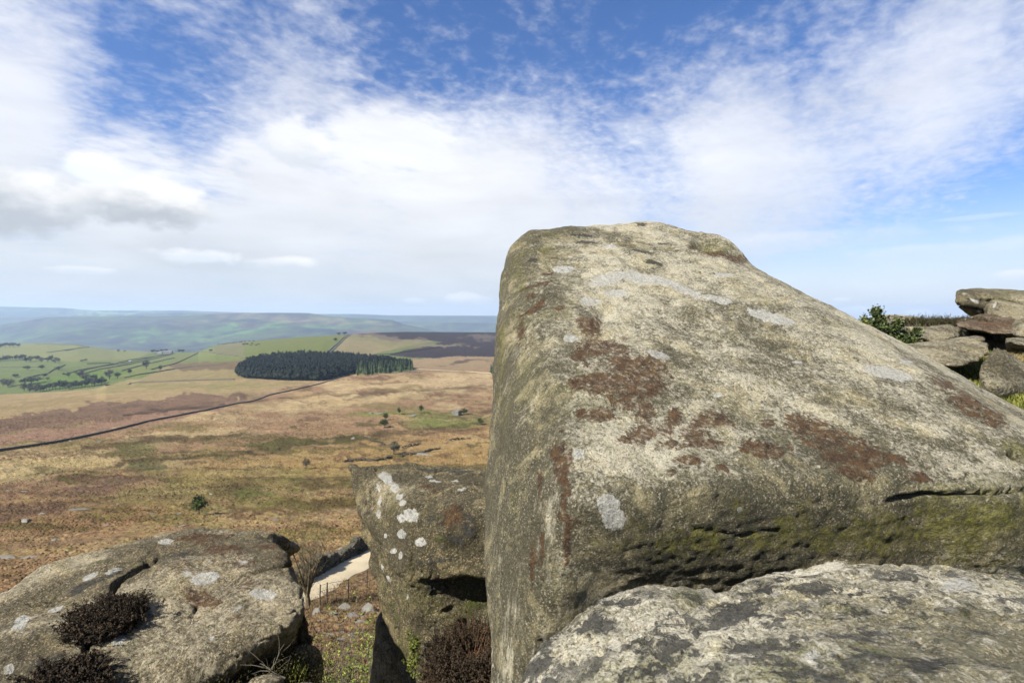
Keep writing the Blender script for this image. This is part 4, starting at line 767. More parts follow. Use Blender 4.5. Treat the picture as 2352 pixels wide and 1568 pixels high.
def put_tree(kind, u, v, h, wd, label, group=None, name='hedge_tree', sink=0.0, cat='tree', i=0):
    g_ = on_ground(u, v)
    if g_ is None: return
    root = empty(name, g_ - Vector((0, 0, sink)), random.uniform(0, 6.28)); root.scale = (wd, wd, h)
    tm, cm = TP[kind][i % 3]; link('trunk', tm, None, root); link('crown', cm, None, root)
    tag(root, label, cat, group); return root
# trees out on the moor, nearest first
put_tree('shrub', 457, 1182, 3.1, 3.3, 'round dark green lone tree on the brown moor above the broad left boulder', name='lone_tree', i=0)
put_tree('bare', 905, 1043, 4.6, 5.6, 'bare rounded hawthorn on the orange slope behind the prow', name='hawthorn_tree', i=1)
put_tree('shrub', 884, 982, 4.2, 6.6, 'wide dark green double bush on the moor above the bare hawthorn', name='moor_bush', cat='bush', i=1)
put_tree('shrub', 886, 964, 4.0, 3.6, 'small green tree just above the wide dark green bush on the moor', name='small_tree', i=2)
put_tree('shrub', 917, 952, 4.2, 3.0, 'slim dark green tree in the middle of three small moor trees', name='small_tree', i=0)
put_tree('shrub', 967, 948, 4.6, 4.4, 'rounded green tree rightmost of three small moor trees', name='small_tree', i=1)
put_tree('shrub', 1066, 951, 3.4, 6.0, 'low spreading bush beside the square erratic boulder', name='moor_bush', cat='bush', i=2)
put_tree('shrub', 1104, 975, 3.4, 4.4, 'low green bush on the moor near the edge of the huge boulder', name='moor_bush', cat='bush', i=0)
put_tree('bare', 703, 1077, 3.3, 2.6, 'small thin grey shrub on the moor left of the prow top', name='small_shrub', cat='shrub', i=2)
# field trees
ft = [('green', 30, 797, 15, 20), ('green', 12, 798, 16, 18), ('green', 2, 799, 15, 18), ('green', 42, 797, 12, 13), ('green', 22, 797, 14, 15)]
for i, a in enumerate(ft): put_tree(*a, 'dark tree in the clump on the skyline at the far left edge', 'skyline trees at the left edge', i=i)
rr = random.Random(5)
for i in range(17):
    u = -10 + i * 9 + rr.uniform(-3, 3); put_tree('green' if i % 3 else 'bare', u, 830 + rr.uniform(-2, 3) - (2 if u < 90 else -1), rr.uniform(9, 14), rr.uniform(10, 15), 'dark tree in the belt crossing the green fields at the left edge', 'tree belt in the left fields', i=i)
fl = [('bare', 135, 850, 7, 15), ('green', 62, 850, 8, 12), ('green', 95, 846, 7, 14), ('green', 197, 829, 5, 8), ('green', 188, 831, 5, 9), ('bare', 157, 867, 9, 8), ('green', 103, 866, 6, 8), ('green', 110, 874, 5, 6), ('green', 146, 861, 4, 5), ('green', 72, 882, 12, 26), ('green', 56, 884, 10, 14), ('green', 36, 866, 6, 12),
      ('bare', 18, 888, 11, 20), ('bare', 8, 886, 11, 14), ('bare', 184, 868, 13, 16), ('bare', 198, 876, 12, 14), ('green', 216, 881, 14, 10), ('bare', 235, 881, 11, 9), ('bare', 252, 872, 15, 14), ('bare', 270, 869, 10, 12), ('green', 298, 858, 8, 9), ('bare', 336, 848, 16, 13), ('bare', 368, 852, 10, 8), ('bare', 130, 826, 6, 12), ('green', 462, 804, 5, 8), ('green', 484, 808, 7, 9)]
names = ['bare spreading tree among green fields', 'dark round tree among green fields']
for i, (k_, u, v, h, wd) in enumerate(fl):
    put_tree(k_, u, v, h, wd, 'bare greyish tree standing in the green fields' if k_ == 'bare' else 'small dark green tree standing in the green fields', 'bare trees in the green fields' if k_ == 'bare' else 'green trees in the green fields', i=i)
for i in range(26):
    u = 58 + i * 7.2 + rr.uniform(-3, 3); v = np.interp(u, [50, 154, 220, 245], [903, 896, 889, 882]) - rr.uniform(0, 5)
    k_ = 'bare' if rr.random() < .45 else 'green'; put_tree(k_, u, v, rr.uniform(6, 13), rr.uniform(7, 12), 'bushy hedgerow tree along the lower edge of the green fields', 'hedgerow trees below the green fields', i=i)
for i, (u, v, h) in enumerate([(272, 808, 7), (286, 808, 5), (352, 810, 11), (362, 810, 9), (372, 809, 10), (381, 810, 12), (392, 808, 13), (404, 808, 14), (412, 809, 10), (420, 809, 9), (428, 808, 8), (436, 808, 7)]):
    put_tree('green' if i != 0 else 'bare', u, v, h, h * 1.3, 'dark tree sheltering the distant stone farmhouse', 'trees round the distant farm', name='farm_tree', i=i)
for i, (u, v) in enumerate([(778, 770), (792, 769), (770, 783)]): put_tree('green', u, v, 8, 12, ['leftmost small tree on the hill skyline by the climbing road wall', 'small tree on the skyline where the climbing wall meets the crest', 'dark bush beside the climbing wall below the hill crest'][i], name='hill_tree', i=i)
for i in range(12): put_tree('green', 502 + i * 7 + rr.uniform(-3, 3), np.interp(502 + i * 7, [495, 574], [792, 783]) + 1, rr.uniform(2.5, 4), rr.uniform(6, 9), 'tiny dark gorse bush on the skyline of the green hill', 'bushes along the green hill skyline', name='gorse_bush', cat='bush', i=i)
for i in range(8): put_tree('bare', 556 + i * 5 + rr.uniform(-3, 3), 791 + rr.uniform(-2, 3), rr.uniform(3, 5), rr.uniform(7, 10), 'brown thorn bush in the patch on the green hillside', 'thorn bushes on the green hillside', name='thorn_bush', cat='bush', i=i)

# conifer wood
def conifer_mesh(seed, mt_, tiers=7, seg=9, wide=.26, name='conifer'):
    rr_ = random.Random(seed); vs, fs = [], []
    tube(vs, fs, [Vector((0, 0, -.05)), Vector((0, 0, .3))], .02, .015, 4)
    for k_ in range(tiers):
        z0 = .10 + .86 * k_ / tiers; r = wide * (1 - (k_ / tiers) ** 1.3) * rr_.uniform(.85, 1.1) + .02; b0 = len(vs); vs.append(Vector((rr_.uniform(-.01, .01), rr_.uniform(-.01, .01), min(1.0, z0 + 1.9 / tiers * .86))))
        for s_ in range(seg):
            th = 2 * math.pi * (s_ + rr_.random() * .5) / seg; q_ = r * (1 if s_ % 2 else .62) * rr_.uniform(.8, 1.2); vs.append(Vector((math.cos(th) * q_, math.sin(th) * q_, z0 + rr_.uniform(-.02, .03))))
        for s_ in range(seg): fs.append((b0, b0 + 1 + s_, b0 + 1 + (s_ + 1) % seg))
    me_ = mesh_np(name, vs, fs); me_.materials.append(mt_); return me_
def pine_mesh(seed):
    rr_ = random.Random(seed); bm = bmesh.new(); n = 8
    for k_ in range(n):
        z = .30 + .62 * k_ / (n - 1); r = (.25 - .17 * (k_ / (n - 1)) ** 2) * rr_.uniform(.8, 1.15); th = rr_.uniform(0, 6.28); off_ = (.11 if k_ < n - 1 else 0) * rr_.uniform(.5, 1)
        g_ = bmesh.ops.create_icosphere(bm, subdivisions=1, radius=1.0)['verts']
        for v in g_:
            j = rr_.uniform(.75, 1.2); v.co = Vector((v.co.x * r * j + math.cos(th) * off_, v.co.y * r * j + math.sin(th) * off_, v.co.z * r * .62 * j + z))
    bmesh.ops.create_cone(bm, segments=4, radius1=.02, radius2=.012, depth=.5, matrix=__import__('mathutils').Matrix.Translation((0, 0, .18)))
    me_ = bpy.data.meshes.new('conifer'); bm.to_mesh(me_); bm.free(); me_.materials.append(M_dark_leaf); return me_
CD = [pine_mesh(200 + i) for i in range(5)][:4]; CL = [conifer_mesh(210 + i, M_larch, 8, 10, .24) for i in range(4)]
def inpoly(x, y, pts):
    ins = False
    for i in range(len(pts)):
        x0, y0 = pts[i]; x1, y1 = pts[(i + 1) % len(pts)]
        if (y0 > y) != (y1 > y) and x < (x1 - x0) * (y - y0) / (y1 - y0) + x0: ins = not ins
    return ins
woodp = [(540, 862), (556, 868), (600, 871), (650, 874), (745, 875), (775, 868), (815, 858), (880, 852), (940, 850), (948, 846), (900, 838), (860, 834), (800, 829), (740, 825), (690, 824), (640, 826), (600, 833), (560, 844)]
cand = []
rr = random.Random(9)
for u in np.arange(536, 952, 4.6):
    d = 500.0
    while d < 900:
        uu = u + rr.uniform(-2.4, 2.4); x = (uu - CU) / F * d; z = gz(x, d); v = HV - F * z / d
        if inpoly(uu, v, woodp): cand.append((d, x, z, uu))
        d *= 1.0 + .0075 * rr.uniform(.6, 1.5)
cand.sort(key=lambda a: a[0])
SV, SF = [], []; off = 0; base_v = [np.array([v.co[:] for v in m.vertices]) for m in CD]; base_f = [[tuple(p.vertices) for p in m.polygons] for m in CD]
step = 0
edge_front = {}
for a in cand:
    b_ = int(a[3] / 5); edge_front.setdefault(b_, []).append(a)
chosen = set()
for b_, lst in edge_front.items():
    for a in lst[:3]: chosen.add(a)
chosen = sorted(chosen, key=lambda a: a[0])[:255]; chs = set(chosen)
for i, a in enumerate(cand):
    d, x, z, uu = a; h = rr.uniform(7.5, 16.0) * (.85 if uu > 900 else 1)
    if a in chs:
        lr = False
        m_ = CD[i % 4]
        o = link('conifer', m_, None, None, (x, d, z)); o.scale = (h * .8, h * .8, h); o.rotation_euler = (0, 0, rr.uniform(0, 6))
        tag(o, 'dark conifer standing near the front edge of the plantation wood', 'conifer', 'dark conifers at the front of the wood')
    else:
        k_ = i % 4; th = rr.uniform(0, 6); v_ = base_v[k_] * np.array([h * .8, h * .8, h]); rot_ = np.array([[math.cos(th), -math.sin(th), 0], [math.sin(th), math.cos(th), 0], [0, 0, 1]]); v_ = v_ @ rot_.T + np.array([x, d, z])
        SV.append(v_); SF += [tuple(q_ + off for q_ in f) for f in base_f[k_]]; off += len(v_)
wm_ = mesh_np('conifer_wood', np.concatenate(SV), SF); wm_.materials.append(M_dark_leaf)
tag(link('conifer_wood', wm_), 'dark mass of conifers filling the plantation wood behind its front trees', 'wood', kind='stuff')
print('conifers', len(cand), len(chosen))
for i in range(30):
    u = 824 + i * 4.2 + rr.uniform(-2, 2); v = np.interp(u, [820, 880, 950], [865, 860, 853]) - rr.uniform(0, 7); g_ = on_ground(u, v)
    o = link('pale_conifer', CL[i % 4], None, None, g_); h = rr.uniform(11, 16); o.scale = (h * .75, h * .75, h); o.rotation_euler = (0, 0, rr.uniform(0, 6))
    tag(o, 'paler green conifer in the row at the right end of the plantation', 'conifer', 'paler conifers at the right end of the wood')
for i in range(16):
    u = rr.uniform(640, 860); v = rr.uniform(828, 842); g_ = on_ground(u, v)
    o = link('larch', CL[i % 4], None, None, g_); h = rr.uniform(13, 16); o.scale = (h * .7, h * .7, h); tag(o, 'light green larch rising inside the dark plantation wood', 'conifer', 'light larches inside the dark wood')
for i, (u, v) in enumerate([(1128, 858), (1136, 857), (1132, 860), (1142, 859)]):
    g_ = on_ground(u, v); o = link('conifer', CL[i], None, None, g_); o.scale = (8, 8, 11 + i); tag(o, 'dark green conifer in the small clump against the edge of the huge boulder', 'conifer', 'conifers beside the huge boulder edge')

# ------------------------------------------------------------------ dry-stone walls, house, fence, stones
def wall(pl, h, wd, label, group=None, name='stone_wall', seg=3.0, jag=.1, top=False, mt=M_wallstone, close=False, coping=True):
    pts = [on_ground(u, v) for u, v in pl]; pts = [p for p in pts if p is not None]; dense = []
    for a, b_ in zip(pts[:-1], pts[1:]):
        L = (b_ - a).length
        if L > 900: continue
        n = max(1, int(L / seg)); dense += [a.lerp(b_, i / n) for i in range(n)]
    dense.append(pts[-1]); vs = []; rr_ = random.Random(len(dense))
    prof = [(-.5, -.6), (-.46, .45), (-.30, .86), (-.28, 1.0), (.28, 1.0), (.30, .86), (.46, .45), (.5, -.6)]
    for i, p in enumerate(dense):
        t_ = dense[min(i + 1, len(dense) - 1)] - dense[max(i - 1, 0)]; t_.z = 0; t_.normalize(); n_ = Vector((t_.y, -t_.x, 0)); z = gz(p.x, p.y); hj = h * (1 + rr_.uniform(-jag, jag))
        for a, b_ in prof: vs.append(p.xy.to_3d() + n_ * a * wd * (1 + rr_.uniform(-.1, .1)) + Vector((0, 0, z + b_ * hj)))
    org = dense[0].copy(); nn = len(prof)
    m_ = grid_mesh('wall_body', np.array([tuple(v - org) for v in vs]), len(dense), nn, flip=True); m_.shade_flat()
    if not coping:
        o = link(name, m_, mt, None, org); return tag(o, label, 'wall', group)
    root = empty(name, org); link('wall_body', m_, mt, root)
    cv = []
    for i in range(len(dense)):
        a_, b_ = vs[i * nn + 3], vs[i * nn + 4]; e_ = (b_ - a_) * .12
        cv += [a_ - e_ - org + Vector((0, 0, -.02)), a_ - e_ - org + Vector((0, 0, .16)), b_ + e_ - org + Vector((0, 0, .16)), b_ + e_ - org + Vector((0, 0, -.02))]
    m2 = grid_mesh('coping', np.array([tuple(v) for v in cv]), len(dense), 4, flip=True); m2.shade_flat(); link('coping', m2, M_walltop, root)
    return tag(root, label, 'wall', group)
wall(WLL, .78, .6, 'long dark dry-stone wall crossing the moor diagonally up to the wood', seg=3.5)
wall([(748, 812), (765, 797), (785, 779), (800, 768)], 1.6, 1.6, 'dry-stone wall climbing straight up the hill above the wood', seg=6, mt=M_wallstone)
wall([(756, 812), (772, 797), (791, 779), (805, 769)], 1.3, 1.6, 'second parallel wall on the right of the climbing road above the wood', seg=6, mt=M_wallstone)
fw = [[(78, 789), (190, 791), (270, 803)], [(80, 791), (205, 796)], [(150, 806), (205, 797)], [(108, 810), (180, 800)], [(-40, 843), (90, 844)], [(150, 860), (230, 842), (300, 832), (380, 813)], [(185, 854), (300, 827), (400, 812)], [(195, 858), (245, 846), (300, 836), (395, 814)], [(280, 852), (330, 838), (400, 822)], [(348, 849), (400, 836), (455, 810)], [(200, 836), (255, 834), (290, 838)], [(60, 868), (110, 858), (150, 838)], [(380, 850), (440, 843), (520, 836)], [(286, 868), (340, 858), (400, 848)], [(455, 808), (500, 813), (545, 818)]]
wl = ['along the skyline of the pale green field', 'just below the skyline wall of the pale green field', 'dividing the pale green fields near the skyline', 'lower down beside the tree belt in the fields', 'short and straight below the tree belt at the left edge', 'longest of those running up to the distant farm', 'nearest above the lane to the distant farm', 'below the one that reaches the distant farm', 'short one in mid field with the bare tree at its end', 'from the lone bare tree up to the green hill', 'small and level in the middle of the green fields', 'climbing by the round trees in the left fields', 'along the foot of the green hill left of the wood', 'edging the rough tan ground left of the wood', 'crossing from the farm lane to the wood']
for p_, l_ in zip(fw, wl): wall(p_, 1.5, 1.5, 'dry-stone field wall ' + l_, seg=9, coping=False)
wall([(243, 886), (300, 881), (400, 876), (538, 872)], 1.4, 1.1, 'dry-stone wall between the straw-coloured moor and the rough tan field', seg=5, coping=False)
wall([(822, 857), (900, 856), (960, 856)], 1.2, 1.0, 'low wall in front of the pale conifers', seg=5, coping=False)
wall([(858, 815), (905, 812), (955, 806), (1010, 797)], 1.1, 1.0, 'thin dark wall edging the heather moor above the wood', seg=6, coping=False)
# wall beside the track: individual stones, joined below picking size
def rubble_wall(pl, h, wd, n, label):
    pts = [on_ground(u, v) for u, v in pl]; rg = np.random.default_rng(4); L = [0]
    for a, b_ in zip(pts[:-1], pts[1:]): L.append(L[-1] + (b_ - a).length)
    V_, F_ = [], []; off = 0; org = pts[0]
    cube = np.array([(x, y, z) for x in (-.5, .5) for y in (-.5, .5) for z in (-.5, .5)]); cf = [(0, 1, 3, 2), (4, 6, 7, 5), (0, 4, 5, 1), (2, 3, 7, 6), (0, 2, 6, 4), (1, 5, 7, 3)]
    for i in range(n):
        s_ = rg.uniform(0, L[-1]); k_ = min(max(np.searchsorted(L, s_) - 1, 0), len(pts) - 2); a, b_ = pts[k_], pts[k_ + 1]; p = a.lerp(b_, (s_ - L[k_]) / (L[k_ + 1] - L[k_])); t_ = (b_ - a); t_.z = 0; t_.normalize(); n_ = Vector((t_.y, -t_.x, 0))
        hh = h * (1 + .28 * math.sin(s_ * .5) + .15 * math.sin(s_ * 1.7)); hz = rg.uniform(0, 1) ** .8 * hh; q_ = p + n_ * rg.uniform(-.5, .5) * wd * (1 - .4 * hz / h); z = gz(q_.x, q_.y) + hz
        sz = np.array([rg.uniform(.3, .7), rg.uniform(.25, .5), rg.uniform(.15, .3)]); c_ = cube * sz * (1 + rg.uniform(-.2, .2, (8, 3))); th = math.atan2(t_.y, t_.x) + rg.uniform(-.3, .3); R = np.array([[math.cos(th), -math.sin(th), 0], [math.sin(th), math.cos(th), 0], [0, 0, 1]])
        V_.append(c_ @ R.T + np.array([q_.x - org.x, q_.y - org.y, z - org.z])); F_ += [tuple(j + off for j in f) for f in cf]; off += 8
    m_ = mesh_np('wall', np.concatenate(V_), F_); return tag(link('rubble_wall', m_, M_wallstone, None, org), label, 'wall')
rubble_wall([(560, 1420), (640, 1366), (690, 1340), (730, 1320), (780, 1290), (848, 1252), (920, 1215), (1000, 1180)], 1.15, .7, 3000, 'tumbledown dark stone wall along the gravel track')
# lines of ruined wall on the orange slope
for pl, lab in [([(833, 1008), (850, 1011), (880, 1020), (905, 1025)], 'low ruined wall line above the bare hawthorn'), ([(925, 1030), (945, 1024), (965, 1019)], 'short dark ruined wall just right of the bare hawthorn'), ([(920, 1050), (970, 1040), (1010, 1030)], 'broken stone line running right from the bare hawthorn foot'), ([(1035, 1012), (1062, 1008), (1080, 1008)], 'dark broken wall fragment on the orange slope right of the ruined lines'), ([(790, 1062), (830, 1058), (860, 1058), (900, 1052)], 'ruined wall line just above the prow top')]:
    pts_n = max(30, int(abs(pl[-1][0] - pl[0][0]) * 1.3)); rubble_wall(pl, .7, 1.0, pts_n, lab)

def stone_mesh(seed):
    rr_ = random.Random(seed); bm = bmesh.new()
    for i in range(18):
        th = rr_.uniform(0, 6.28); ph = rr_.uniform(-.6, 1); s3 = math.sqrt(max(0, 1 - ph * ph)); bm.verts.new((math.cos(th) * s3 * .55, math.sin(th) * s3 * .4, ph * .32))
    bmesh.ops.convex_hull(bm, input=bm.verts); m_ = bpy.data.meshes.new('stone'); bm.to_mesh(m_); bm.free(); m_.materials.append(M_fieldstone); return m_
SM = [stone_mesh(i) for i in range(6)]
def put_stone(u, v, s_, label, group=None, sx=1, sz=1, name='moor_stone', i=0):
    g_ = on_ground(u, v)
    if g_ is None: return
    o = link(name, SM[6] if name == 'erratic_boulder' else SM[i % 6], None, None, g_); o.scale = (s_ * sx, s_, s_ * sz); o.rotation_euler = (0, random.uniform(-.2, .2), random.uniform(-.6, .6)); return tag(o, label, 'stone', group)
_bm = bmesh.new()
for q_ in [(-.5, -.35, 0), (.5, -.4, 0), (.55, .35, 0), (-.45, .4, 0), (-.6, -.4, .45), (.5, -.45, .6), (.6, .4, .62), (-.5, .45, .6), (-.1, -.4, .78), (.45, 0, .8), (-.2, .3, .76)]: _bm.verts.new(q_)
bmesh.ops.convex_hull(_bm, input=_bm.verts); _m = bpy.data.meshes.new('stone'); _bm.to_mesh(_m); _bm.free(); _m.materials.append(M_fieldstone); SM.append(_m)
put_stone(1049, 953, 4.0, 'square grey erratic boulder standing alone on a green patch of moor', name='erratic_boulder', sx=1.1, sz=1.0, i=0)
put_stone(945, 955, 3.0, 'flat pale stone between the slim and the rounded moor trees', sx=2, sz=.6, i=1)
put_stone(868, 950, 3.2, 'pale flat stone left of the small moor trees', sx=1.8, sz=.6, i=3)
put_stone(850, 949, 2.6, 'small pale stone furthest left of the three moor trees', sx=1.4, sz=.7, i=4)
put_stone(968, 1043, 2.8, 'long pale flat slab on the orange slope right of the hawthorn', sx=3.2, sz=.5, i=5)
put_stone(812, 1007, 1.8, 'dark stone at the left end of the ruined wall line', sz=1.2, i=0)
put_stone(1070, 1047, 1.0, 'whitish stone on the orange slope beside the huge boulder', sz=1.4, i=1)
put_stone(408, 1180, .7, 'dark flat stone on the moor at the foot of the lone tree', sx=2.5, sz=.5, i=2)
put_stone(445, 1184, .5, 'pale stone right against the foot of the lone tree', i=3)
for i in range(60):
    u = rr.uniform(0, 1110); v = rr.uniform(990, 1215) if i < 42 else rr.uniform(900, 990); s_ = rr.uniform(.25, .8) * (1.0 if v > 1050 else 1.5)
    put_stone(u, v, s_, 'small grey stone scattered on the brown moor', 'loose stones scattered on the moor', rr.uniform(.8, 2.2), rr.uniform(.5, 1.1), i=i)
for i, (u, v, s_, sx, lab) in enumerate([(60, 1196, 1.6, 2.4, 'long dark stone in bracken at the left edge'), (15, 1280, 1.0, 1.8, 'dark stone on the slope just left of the broad boulder top'), (70, 1280, .9, 1.8, 'grey stone on the slope above the broad boulder edge'), (180, 1170, 1.2, 2.6, 'flat grey stone lying in bracken left of the lone tree'), (125, 1240, .8, 1.2, 'small dark stone above the cracked boulder')]):
    put_stone(u, v, s_, lab, None, sx, .7, i=i)
# stones under the crag, seen through the gap
for i, (u, v, s_, sz, lab) in enumerate([(731, 1408, .9, 1.6, 'upright pale pointed stone right of the bare sapling foot'), (790, 1398, 1.0, 1.4, 'tilted pale slab in the middle of the gap'), (848, 1405, 1.2, 1.9, 'tall pale pointed stone beside the shaded prow'), (765, 1408, .7, .8, 'low grey stone in the gap between the two tilted ones'), (810, 1415, 1.2, .5, 'flat grey slab lying below the tilted pale stones'), (826, 1432, 1.0, .8, 'dark grey stone above the budding bush'), (830, 1335, .5, .7, 'small stone on the bank between track and prow'), (800, 1350, .5, .6, 'small pale stone on the bank below the track')]):
    put_stone(u, v, s_ * .7, lab, None, 1.1, sz, name='scree_stone', i=i)
for i in range(16):
    put_stone(rr.uniform(725, 870), rr.uniform(1405, 1470), rr.uniform(.15, .4), 'small pale stone among the scree below the crag', 'scree stones below the crag', 1.4, .7, name='scree_stone', i=i)
put_stone(785, 1262, .9, 'grey stone standing on the bracken behind the track wall', name='bracken_stone', i=2); put_stone(802, 1268, .6, 'small stone on the bracken just above the track wall', name='bracken_stone', i=3)

# fence below the track
fp = [(735, 1392), (751, 1386), (800, 1375), (843, 1352), (880, 1336)]
froot = empty('wire_fence', on_ground(*fp[0])); tag(froot, 'wire fence with thin wooden posts on the bank below the gravel track', 'fence')
fo = froot.location; tops = []
pm_v, pm_f = [], []; tube(pm_v, pm_f, [Vector((0, 0, -.3)), Vector((0, 0, .6)), Vector((.02, 0, 1.25))], .045, .04, 6); pm = mesh_np('post', pm_v, pm_f); pm.materials.append(M_post)
for u, v in fp:
    g_ = on_ground(u, v); link('post', pm, None, froot, g_ - fo); tops.append(g_ - fo)
for hgt in (.5, .85, 1.2):
    vs, fs = [], []; tube(vs, fs, [t_ + Vector((0, 0, hgt)) for t_ in tops], .012, .012, 3); link('wire', mesh_np('wire', vs, fs), M_post, froot)

# farmhouse and vehicle far off
def box(vs, fs, c_, s_):
    b0 = len(vs)
    for x in (-.5, .5):
        for y in (-.5, .5):
            for z in (0, 1): vs.append(Vector((c_[0] + x * s_[0], c_[1] + y * s_[1], c_[2] + z * s_[2])))
    for f in [(0, 1, 3, 2), (4, 6, 7, 5), (0, 4, 5, 1), (2, 3, 7, 6), (0, 2, 6, 4), (1, 5, 7, 3)]: fs.append(tuple(b0 + j for j in f))
def bx(name, c_, s_, mt, parent, parentless=False):
    vs, fs = [], []; box(vs, fs, c_, s_); return link(name, mesh_np(name, vs, fs), mt, parent)
hp = on_ground(386, 812)
hr = empty('farmhouse', hp, .15); tag(hr, 'pale stone farmhouse with slate roof among trees at the top of the fields', 'house')
bx('wall', (0, 0, -1), (22, 9, 6.5), M_house, hr)
rv = [Vector((-11.5, -5, 5.3)), Vector((11.5, -5, 5.3)), Vector((11.5, 5, 5.3)), Vector((-11.5, 5, 5.3)), Vector((-11.5, 0, 8.6)), Vector((11.5, 0, 8.6))]
rf = link('roof', mesh_np('roof', rv, [(0, 1, 5, 4), (2, 3, 4, 5), (0, 4, 3), (1, 2, 5), (0, 3, 2, 1)]), M_roof, hr); bx('chimney', (7, 0, 7.6), (1.4, 1.4, 2.2), M_house, rf)
for x in (-8, -3.5, 3.5, 8): bx('window', (x, -4.52, 2.6), (1.3, .1, 1.5), M_glass, hr)
bx('door', (0, -4.52, -1), (1.2, .1, 3.2), M_post, hr)
br = empty('barn', hp + Vector((-26, 4, .5)), .1); tag(br, 'low pale barn left of the farmhouse in the trees', 'barn'); bx('wall', (0, 0, -1), (13, 7, 4), M_house, br)
link('roof', mesh_np('roof', [v * .6 + Vector((0, 0, -.4)) for v in rv], [(0, 1, 5, 4), (2, 3, 4, 5), (0, 4, 3), (1, 2, 5), (0, 3, 2, 1)]), M_roof, br)
vp = on_ground(299, 830); vr = empty('parked_van', vp + Vector((0, 0, .1)), .3); tag(vr, 'tiny white van on the lane below the distant farm', 'van')
bx('body', (0, 0, .5), (5, 2, 1.7), M_white, vr); bx('windscreen', (-2.3, 0, 1.3), (.5, 1.7, .6), M_glass, vr)
for x in (-1.6, 1.6):
    for y in (-.95, .95):
        vs, fs = [], []; tube(vs, fs, [Vector((x, y - .12, .4)), Vector((x, y + .12, .4))], .4, .4, 10); link('wheel', mesh_np('wheel', vs, fs), M_rubber, vr)

# bare sapling beside the track
def bare_tree(root, H, seed, mt_, nst=7, spread=.5, twigs=7, trunk=.3, r0=.13):
    rr_ = random.Random(seed); tv, tf = [], []; bv, bf = [], []; wv, wf = [], []
    tr = wander(Vector((0, 0, -.3)), Vector((0, 0, 1)), H * trunk, 4, rr_, .06); tube(tv, tf, tr, r0, r0 * .7, 7)
    for k_ in range(nst):
        th = 6.28 * k_ / nst + rr_.uniform(-.3, .3); l1 = wander(tr[-1 - (k_ % 2)], Vector((math.cos(th) * spread, math.sin(th) * spread, 1.3)), H * rr_.uniform(.5, .72), 7, rr_, .13, .05); tube(bv, bf, l1, r0 * .42, r0 * .08, 5)
        for j in range(twigs):
            b0 = l1[rr_.randint(1, 6)]; a = rr_.uniform(0, 6.28); l2 = wander(b0, Vector((math.cos(a) * .7, math.sin(a) * .7, 1.0)), H * rr_.uniform(.15, .36), 4, rr_, .22, .05); tube(bv, bf, l2, r0 * .13, r0 * .04, 3)
            for q_ in range(6):
                b1 = l2[rr_.randint(1, 4)]; a = rr_.uniform(0, 6.28); l3 = wander(b1, Vector((math.cos(a), math.sin(a), .9)), H * rr_.uniform(.06, .16), 3, rr_, .3); tube(wv, wf, l3, r0 * .05, r0 * .02, 3)
    link('trunk', mesh_np('trunk', tv, tf), mt_, root); link('limbs', mesh_np('limbs', bv, bf), mt_, root); link('twigs', mesh_np('twigs', wv, wf), mt_, root)
sp_ = on_ground(708, 1396)
sr = empty('bare_tree', sp_); tag(sr, 'bare many-stemmed young tree beside the gravel track, seen past the broad boulder', 'tree')
M_twigtan = m_flat('tan_bark', (.10, .080, .045), (.20, .16, .09), 3)
bare_tree(sr, 5.6, 3, M_twigtan, nst=9, spread=.42, twigs=8, trunk=.2, r0=.17)
sp2 = on_ground(562 + 60, 1480)

# budding bush in the gap
def bud_bush(loc, R, H, seed, label, nst=70, mleaf=M_bud, leaf=.05, nleaf=9, lean=(0, 0)):
    rr_ = random.Random(seed); root = empty('budding_bush', loc); wv, wf = [], []; lp_ = []
    for k_ in range(nst):
        th = rr_.uniform(0, 6.28); rad = R * math.sqrt(rr_.random()) * .45; p0 = Vector((math.cos(th) * rad, math.sin(th) * rad, -.2)); l1 = wander(p0, Vector((math.cos(th) * .55, math.sin(th) * .55, 1.1)), H * rr_.uniform(.7, 1.15), 8, rr_, .2); tube(wv, wf, l1, .018, .005, 4)
        for j in range(11):
            b0 = l1[rr_.randint(2, 8)]; a = rr_.uniform(0, 6.28); l2 = wander(b0, Vector((math.cos(a), math.sin(a), .5)), H * rr_.uniform(.12, .3), 4, rr_, .35); tube(wv, wf, l2, .007, .003, 3)
            if rr_.random() < .75:
                for q_ in range(nleaf): 
                    b1 = l2[rr_.randint(2, 4)]; lp_.append(tuple(b1 + Vector((rr_.gauss(0, .035), rr_.gauss(0, .035), rr_.gauss(0, .035)))))
    link('twigs', mesh_np('twigs', wv, wf), M_pale_twig, root); v, f = leaf_quads(np.array(lp_), leaf, np.random.default_rng(seed)); o = link('leaves', tri_mesh('leaves', v, f), mleaf, root)
    return tag(root, label, 'bush')
bud_bush(Vector((-3.15, 9.6, gz(-3.15, 9.6))), 1.9, 3.7, 31, 'budding bush with bright yellow-green young leaves in the gap below the crag', 170, nleaf=9, leaf=.042)
bud_bush(Vector((-2.2, 8.2, gz(-2.2, 8.2))), 1.3, 2.8, 32, 'lower budding bush close to the shaded base of the prow', 55, nleaf=9)
bud_bush(Vector((-3.6, 12.6, gz(-3.6, 12.6))), 1.5, 1.6, 33, 'sparser budding bush furthest down the slope in the gap', 50, nleaf=6)

